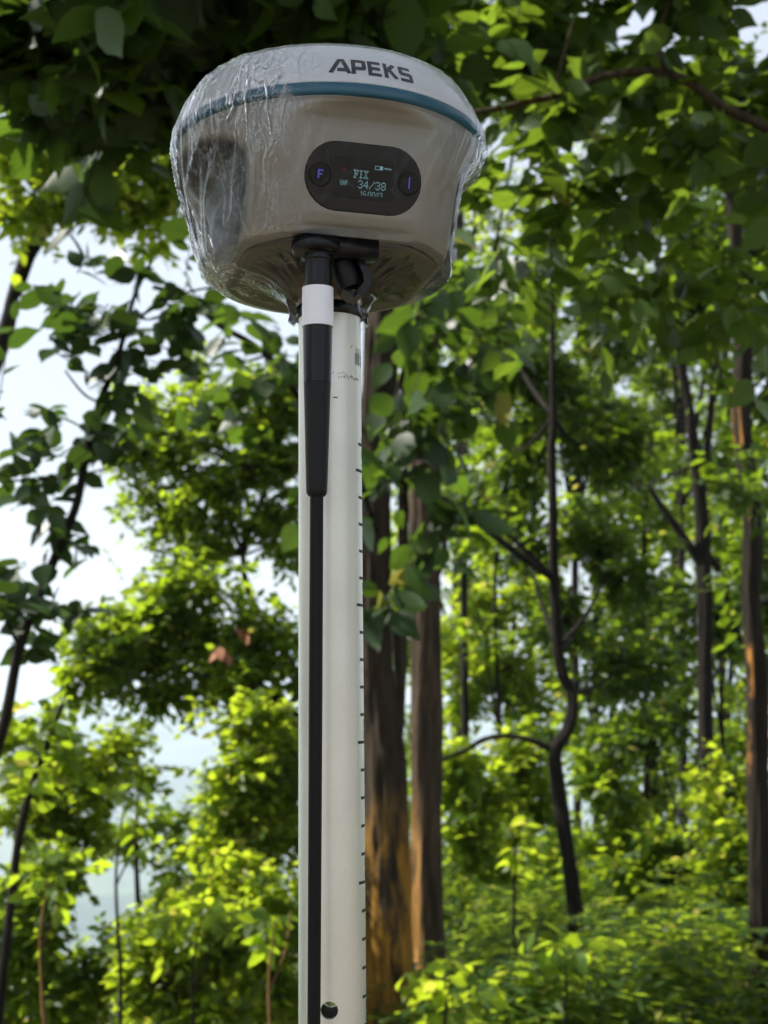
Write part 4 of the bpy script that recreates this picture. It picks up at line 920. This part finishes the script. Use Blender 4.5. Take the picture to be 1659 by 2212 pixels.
# --- wood behind on the right: layered crowns
def wood(lst, mat, ll, Y, style, cat='tree'):
    for name, lab, u0, v_top, r, cl, dens, m2 in lst:
        midtree(name, lab, Y + random.uniform(-.4, .4), u0, [(v_top, u0 + 8, r * .5), ((v_top + 1900) / 2, u0 - 8, r * .8), (1900, u0, r), (2060, u0 + 4, r * 1.1)],
                [(u, v, ru, rv, ru * rv / dens) for (u, v, ru, rv) in cl], m2 or mat, ll, style=style, cat=cat)
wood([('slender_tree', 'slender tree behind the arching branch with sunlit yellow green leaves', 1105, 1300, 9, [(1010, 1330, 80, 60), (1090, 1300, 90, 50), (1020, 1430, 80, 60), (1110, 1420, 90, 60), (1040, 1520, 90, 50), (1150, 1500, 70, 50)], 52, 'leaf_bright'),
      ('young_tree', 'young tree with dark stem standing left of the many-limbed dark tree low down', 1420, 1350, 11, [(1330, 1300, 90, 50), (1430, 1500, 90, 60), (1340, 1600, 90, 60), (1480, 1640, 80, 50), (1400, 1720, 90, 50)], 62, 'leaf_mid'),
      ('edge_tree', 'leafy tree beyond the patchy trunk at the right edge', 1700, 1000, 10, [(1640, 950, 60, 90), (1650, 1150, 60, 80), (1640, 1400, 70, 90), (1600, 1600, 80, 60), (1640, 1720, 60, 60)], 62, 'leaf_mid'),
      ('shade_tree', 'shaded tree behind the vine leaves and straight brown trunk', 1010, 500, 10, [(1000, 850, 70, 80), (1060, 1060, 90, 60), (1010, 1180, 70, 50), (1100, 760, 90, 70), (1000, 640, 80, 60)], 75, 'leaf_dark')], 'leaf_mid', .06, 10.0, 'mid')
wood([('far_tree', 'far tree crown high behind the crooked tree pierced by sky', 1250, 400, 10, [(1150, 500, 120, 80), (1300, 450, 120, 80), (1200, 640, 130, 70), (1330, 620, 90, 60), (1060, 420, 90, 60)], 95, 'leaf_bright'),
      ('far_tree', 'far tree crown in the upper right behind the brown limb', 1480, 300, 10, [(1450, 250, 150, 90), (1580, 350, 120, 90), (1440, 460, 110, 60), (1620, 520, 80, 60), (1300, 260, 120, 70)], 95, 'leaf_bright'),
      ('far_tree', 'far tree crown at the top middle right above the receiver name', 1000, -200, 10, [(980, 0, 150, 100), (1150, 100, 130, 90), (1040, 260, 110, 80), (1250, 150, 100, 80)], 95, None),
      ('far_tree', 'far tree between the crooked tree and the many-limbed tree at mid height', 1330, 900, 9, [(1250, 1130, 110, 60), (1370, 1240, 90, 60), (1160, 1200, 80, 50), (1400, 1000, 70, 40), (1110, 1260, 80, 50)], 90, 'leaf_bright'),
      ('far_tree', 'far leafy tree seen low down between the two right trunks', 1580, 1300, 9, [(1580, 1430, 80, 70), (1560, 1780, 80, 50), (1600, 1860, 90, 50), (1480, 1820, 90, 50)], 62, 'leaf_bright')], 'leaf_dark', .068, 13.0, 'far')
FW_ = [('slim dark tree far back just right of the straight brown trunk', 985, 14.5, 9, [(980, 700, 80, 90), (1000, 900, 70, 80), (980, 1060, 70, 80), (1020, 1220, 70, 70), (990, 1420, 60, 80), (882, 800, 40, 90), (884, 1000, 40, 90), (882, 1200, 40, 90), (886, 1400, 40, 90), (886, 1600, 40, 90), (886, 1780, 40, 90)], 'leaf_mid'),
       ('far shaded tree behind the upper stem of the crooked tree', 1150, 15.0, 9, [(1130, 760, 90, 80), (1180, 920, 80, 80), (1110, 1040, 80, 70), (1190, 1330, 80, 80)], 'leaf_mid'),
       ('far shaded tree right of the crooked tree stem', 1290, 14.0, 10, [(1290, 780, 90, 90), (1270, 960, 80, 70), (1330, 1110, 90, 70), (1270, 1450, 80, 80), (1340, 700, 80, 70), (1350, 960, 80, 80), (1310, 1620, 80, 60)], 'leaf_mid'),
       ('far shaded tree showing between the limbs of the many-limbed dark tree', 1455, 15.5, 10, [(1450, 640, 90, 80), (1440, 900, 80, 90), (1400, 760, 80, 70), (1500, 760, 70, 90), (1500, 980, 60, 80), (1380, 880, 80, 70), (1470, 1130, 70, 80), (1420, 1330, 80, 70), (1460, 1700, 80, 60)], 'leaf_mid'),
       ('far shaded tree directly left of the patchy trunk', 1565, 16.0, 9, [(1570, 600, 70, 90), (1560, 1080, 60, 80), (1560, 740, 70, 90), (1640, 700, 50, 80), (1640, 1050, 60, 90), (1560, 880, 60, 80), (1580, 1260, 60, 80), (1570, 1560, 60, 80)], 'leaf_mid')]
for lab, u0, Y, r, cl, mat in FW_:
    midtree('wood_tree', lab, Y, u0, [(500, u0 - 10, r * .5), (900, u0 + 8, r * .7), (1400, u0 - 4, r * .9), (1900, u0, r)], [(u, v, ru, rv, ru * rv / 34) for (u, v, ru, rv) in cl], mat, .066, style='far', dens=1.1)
for lab, u0, Y, r in (('slim dark stem between the straight brown trunk and the crooked tree', 1075, 9.0, 6), ('slim dark stem left of the many-limbed dark tree', 1392, 9.5, 7), ('thin pale stem right of the many-limbed dark tree', 1556, 8.5, 5)):
    midtree('slim_tree', lab, Y, u0, [(900, u0 + 22, r * .4), (1250, u0 - 6, r * .7), (1600, u0 + 5, r), (1950, u0, r * 1.2)], [(u0 + 10, 1150, 70, 60, 70), (u0 + 10, 980, 60, 50, 50), (u0 - 30, 1370, 50, 40, 30)], 'leaf_mid', .05)
VC(tD, 1610, 1010, 5.2, 50, 60, 26, limb=False); VC(tD, 1600, 620, 5.2, 60, 60, 36, limb=False); tD.limb([P(1606, 960, 5.5), P(1590, 990, 5.3), P(1600, 1040, 5.2)], [.008, .006, .003], 6)
tD.done()
# understorey shrubs in the sun
US = [(1000, 7.6, [(990, 1640, 60, 50), (1010, 1720, 70, 50), (990, 1810, 60, 50)], 'leaf_bright', 'bright shrub touching the right side of the straight brown trunk'),
      (1110, 8.0, [(1100, 1640, 70, 50), (1110, 1730, 90, 50), (1080, 1830, 90, 60)], 'leaf_bright', 'sunlit shrub under the arching branch of the crooked tree'),
      (1330, 8.6, [(1310, 1760, 80, 60), (1350, 1850, 90, 50), (1290, 1680, 60, 50)], 'leaf_mid', 'mid green shrub right of the crooked tree foot'),
      (1470, 8.4, [(1450, 1830, 90, 60), (1480, 1900, 90, 40), (1380, 1900, 90, 50)], 'leaf_mid', 'leafy shrub at the foot of the many-limbed dark tree'),
      (1590, 7.4, [(1570, 1700, 70, 50), (1590, 1790, 70, 60), (1600, 1890, 70, 50)], 'leaf_bright', 'yellow leaved shrub left of the patchy trunk foot'),
      (1180, 9.5, [(1180, 1560, 60, 40), (1160, 1900, 90, 50), (1210, 1850, 60, 50)], 'leaf_mid', 'low shrub directly behind the foot of the crooked tree')]
for u0, Y, cl, mat, lab in US:
    midtree('shrub', lab, Y, u0, [(cl[0][1], u0, 2), (1850, u0 + 5, 4), (2000, u0, 5)], [(u, v, ru, rv, ru * rv / 34) for (u, v, ru, rv) in cl], mat, .055, cat='shrub')
# feathery undergrowth in front: one uncountable mass plus plants that stand out
def undergrowth(name, x0, x1, y0, y1, n, h0, h1, mat, ll, style, per):
    x = rng.uniform(x0, x1, n); y = rng.uniform(y0, y1, n); keep = (x > -.05 * y + .25)
    x, y = x[keep], y[keep]; n = len(x)
    g = np.array([gz(a, b) for a, b in zip(x, y)])
    hh = np.array([noise.noise(Vector((a * 1.5, b * 1.5, 2))) for a, b in zip(x, y)])
    z = g + h0 + (h1 - h0) * (rng.random(n) ** .6 * .45 + .55 * (hh * 1.6 + .5).clip(0, 1))
    p0 = np.stack([x, y, z], 1); d = unit(np.stack([rng.normal(size=n), rng.normal(size=n), np.abs(rng.normal(size=n)) * .25 + .05], 1))
    L = ll * per * .30 * (.7 + .6 * rng.random(n)); s = (np.arange(per) + .5) / per
    sag = np.array([0, 0, -.5])
    Pp = p0[:, None, :] + (d * L[:, None])[:, None, :] * s[None, :, None] + sag * L[:, None, None] * s[None, :, None] ** 2
    side = unit(np.cross(d, [0, 0, 1.0])); sg = np.where(np.arange(per) % 2 == 0, 1, -1)[None, :, None]
    D = d[:, None, :] * .45 + side[:, None, :] * sg + np.array([0, 0, -.2]) + rng.normal(size=(n, per, 3)) * .12
    N_ = np.array([0, 0, 1.0]) + rng.normal(size=(n, per, 3)) * .25; ln = ll * (.8 + .4 * rng.random((n, per))) * (1.1 - .6 * s[None, :])
    return leaf_mesh(name, Pp.reshape(-1, 3), D.reshape(-1, 3), N_.reshape(-1, 3), ln.ravel(), style, mat)
tag(undergrowth('undergrowth', -.4, 3.2, 4.6, 7.6, 6200, .05, .80, M['leaf_fern'], .085, 'narrow', 11), 'feathery green undergrowth covering the ground at the lower right', 'undergrowth', kind='stuff')
tag(undergrowth('ground_cover', -.3, 6, 7.4, 13, 3400, .05, .6, M['leaf_mid'], .09, 'mid', 8), 'low green ground cover beyond the undergrowth under the trees', 'ground cover', kind='stuff')
def plantlet(label, u, v, Y, spots, mat, parts):
    stem_plant('young_plant', label, 'plant', [(v, u, 2), (v + 60, u + 4, 3), (v + 160, u, 4)], Y, mat, .052, spots, parts, per=5)
plantlet('young bright leafed plant close to the right of the trunks at the bottom', 960, 2110, 4.4, [(960, 2120, 40, 30, 5), (1010, 2090, 40, 25, 4), (930, 2170, 40, 30, 4), (1000, 2170, 40, 30, 4)], 'leaf_bright', 90)
plantlet('lone pale green leafed shoot below the arching branch', 1110, 1800, 5.8, [(1120, 1780, 30, 20, 3), (1080, 1830, 40, 25, 4), (1140, 1830, 30, 25, 3)], 'leaf_bright', 60)
plantlet('bright curled fern shoot standing out of the dark undergrowth', 1220, 2080, 4.6, [(1200, 2060, 30, 20, 2), (1240, 2080, 30, 30, 3), (1180, 2110, 40, 20, 3)], 'leaf_mid', 50)
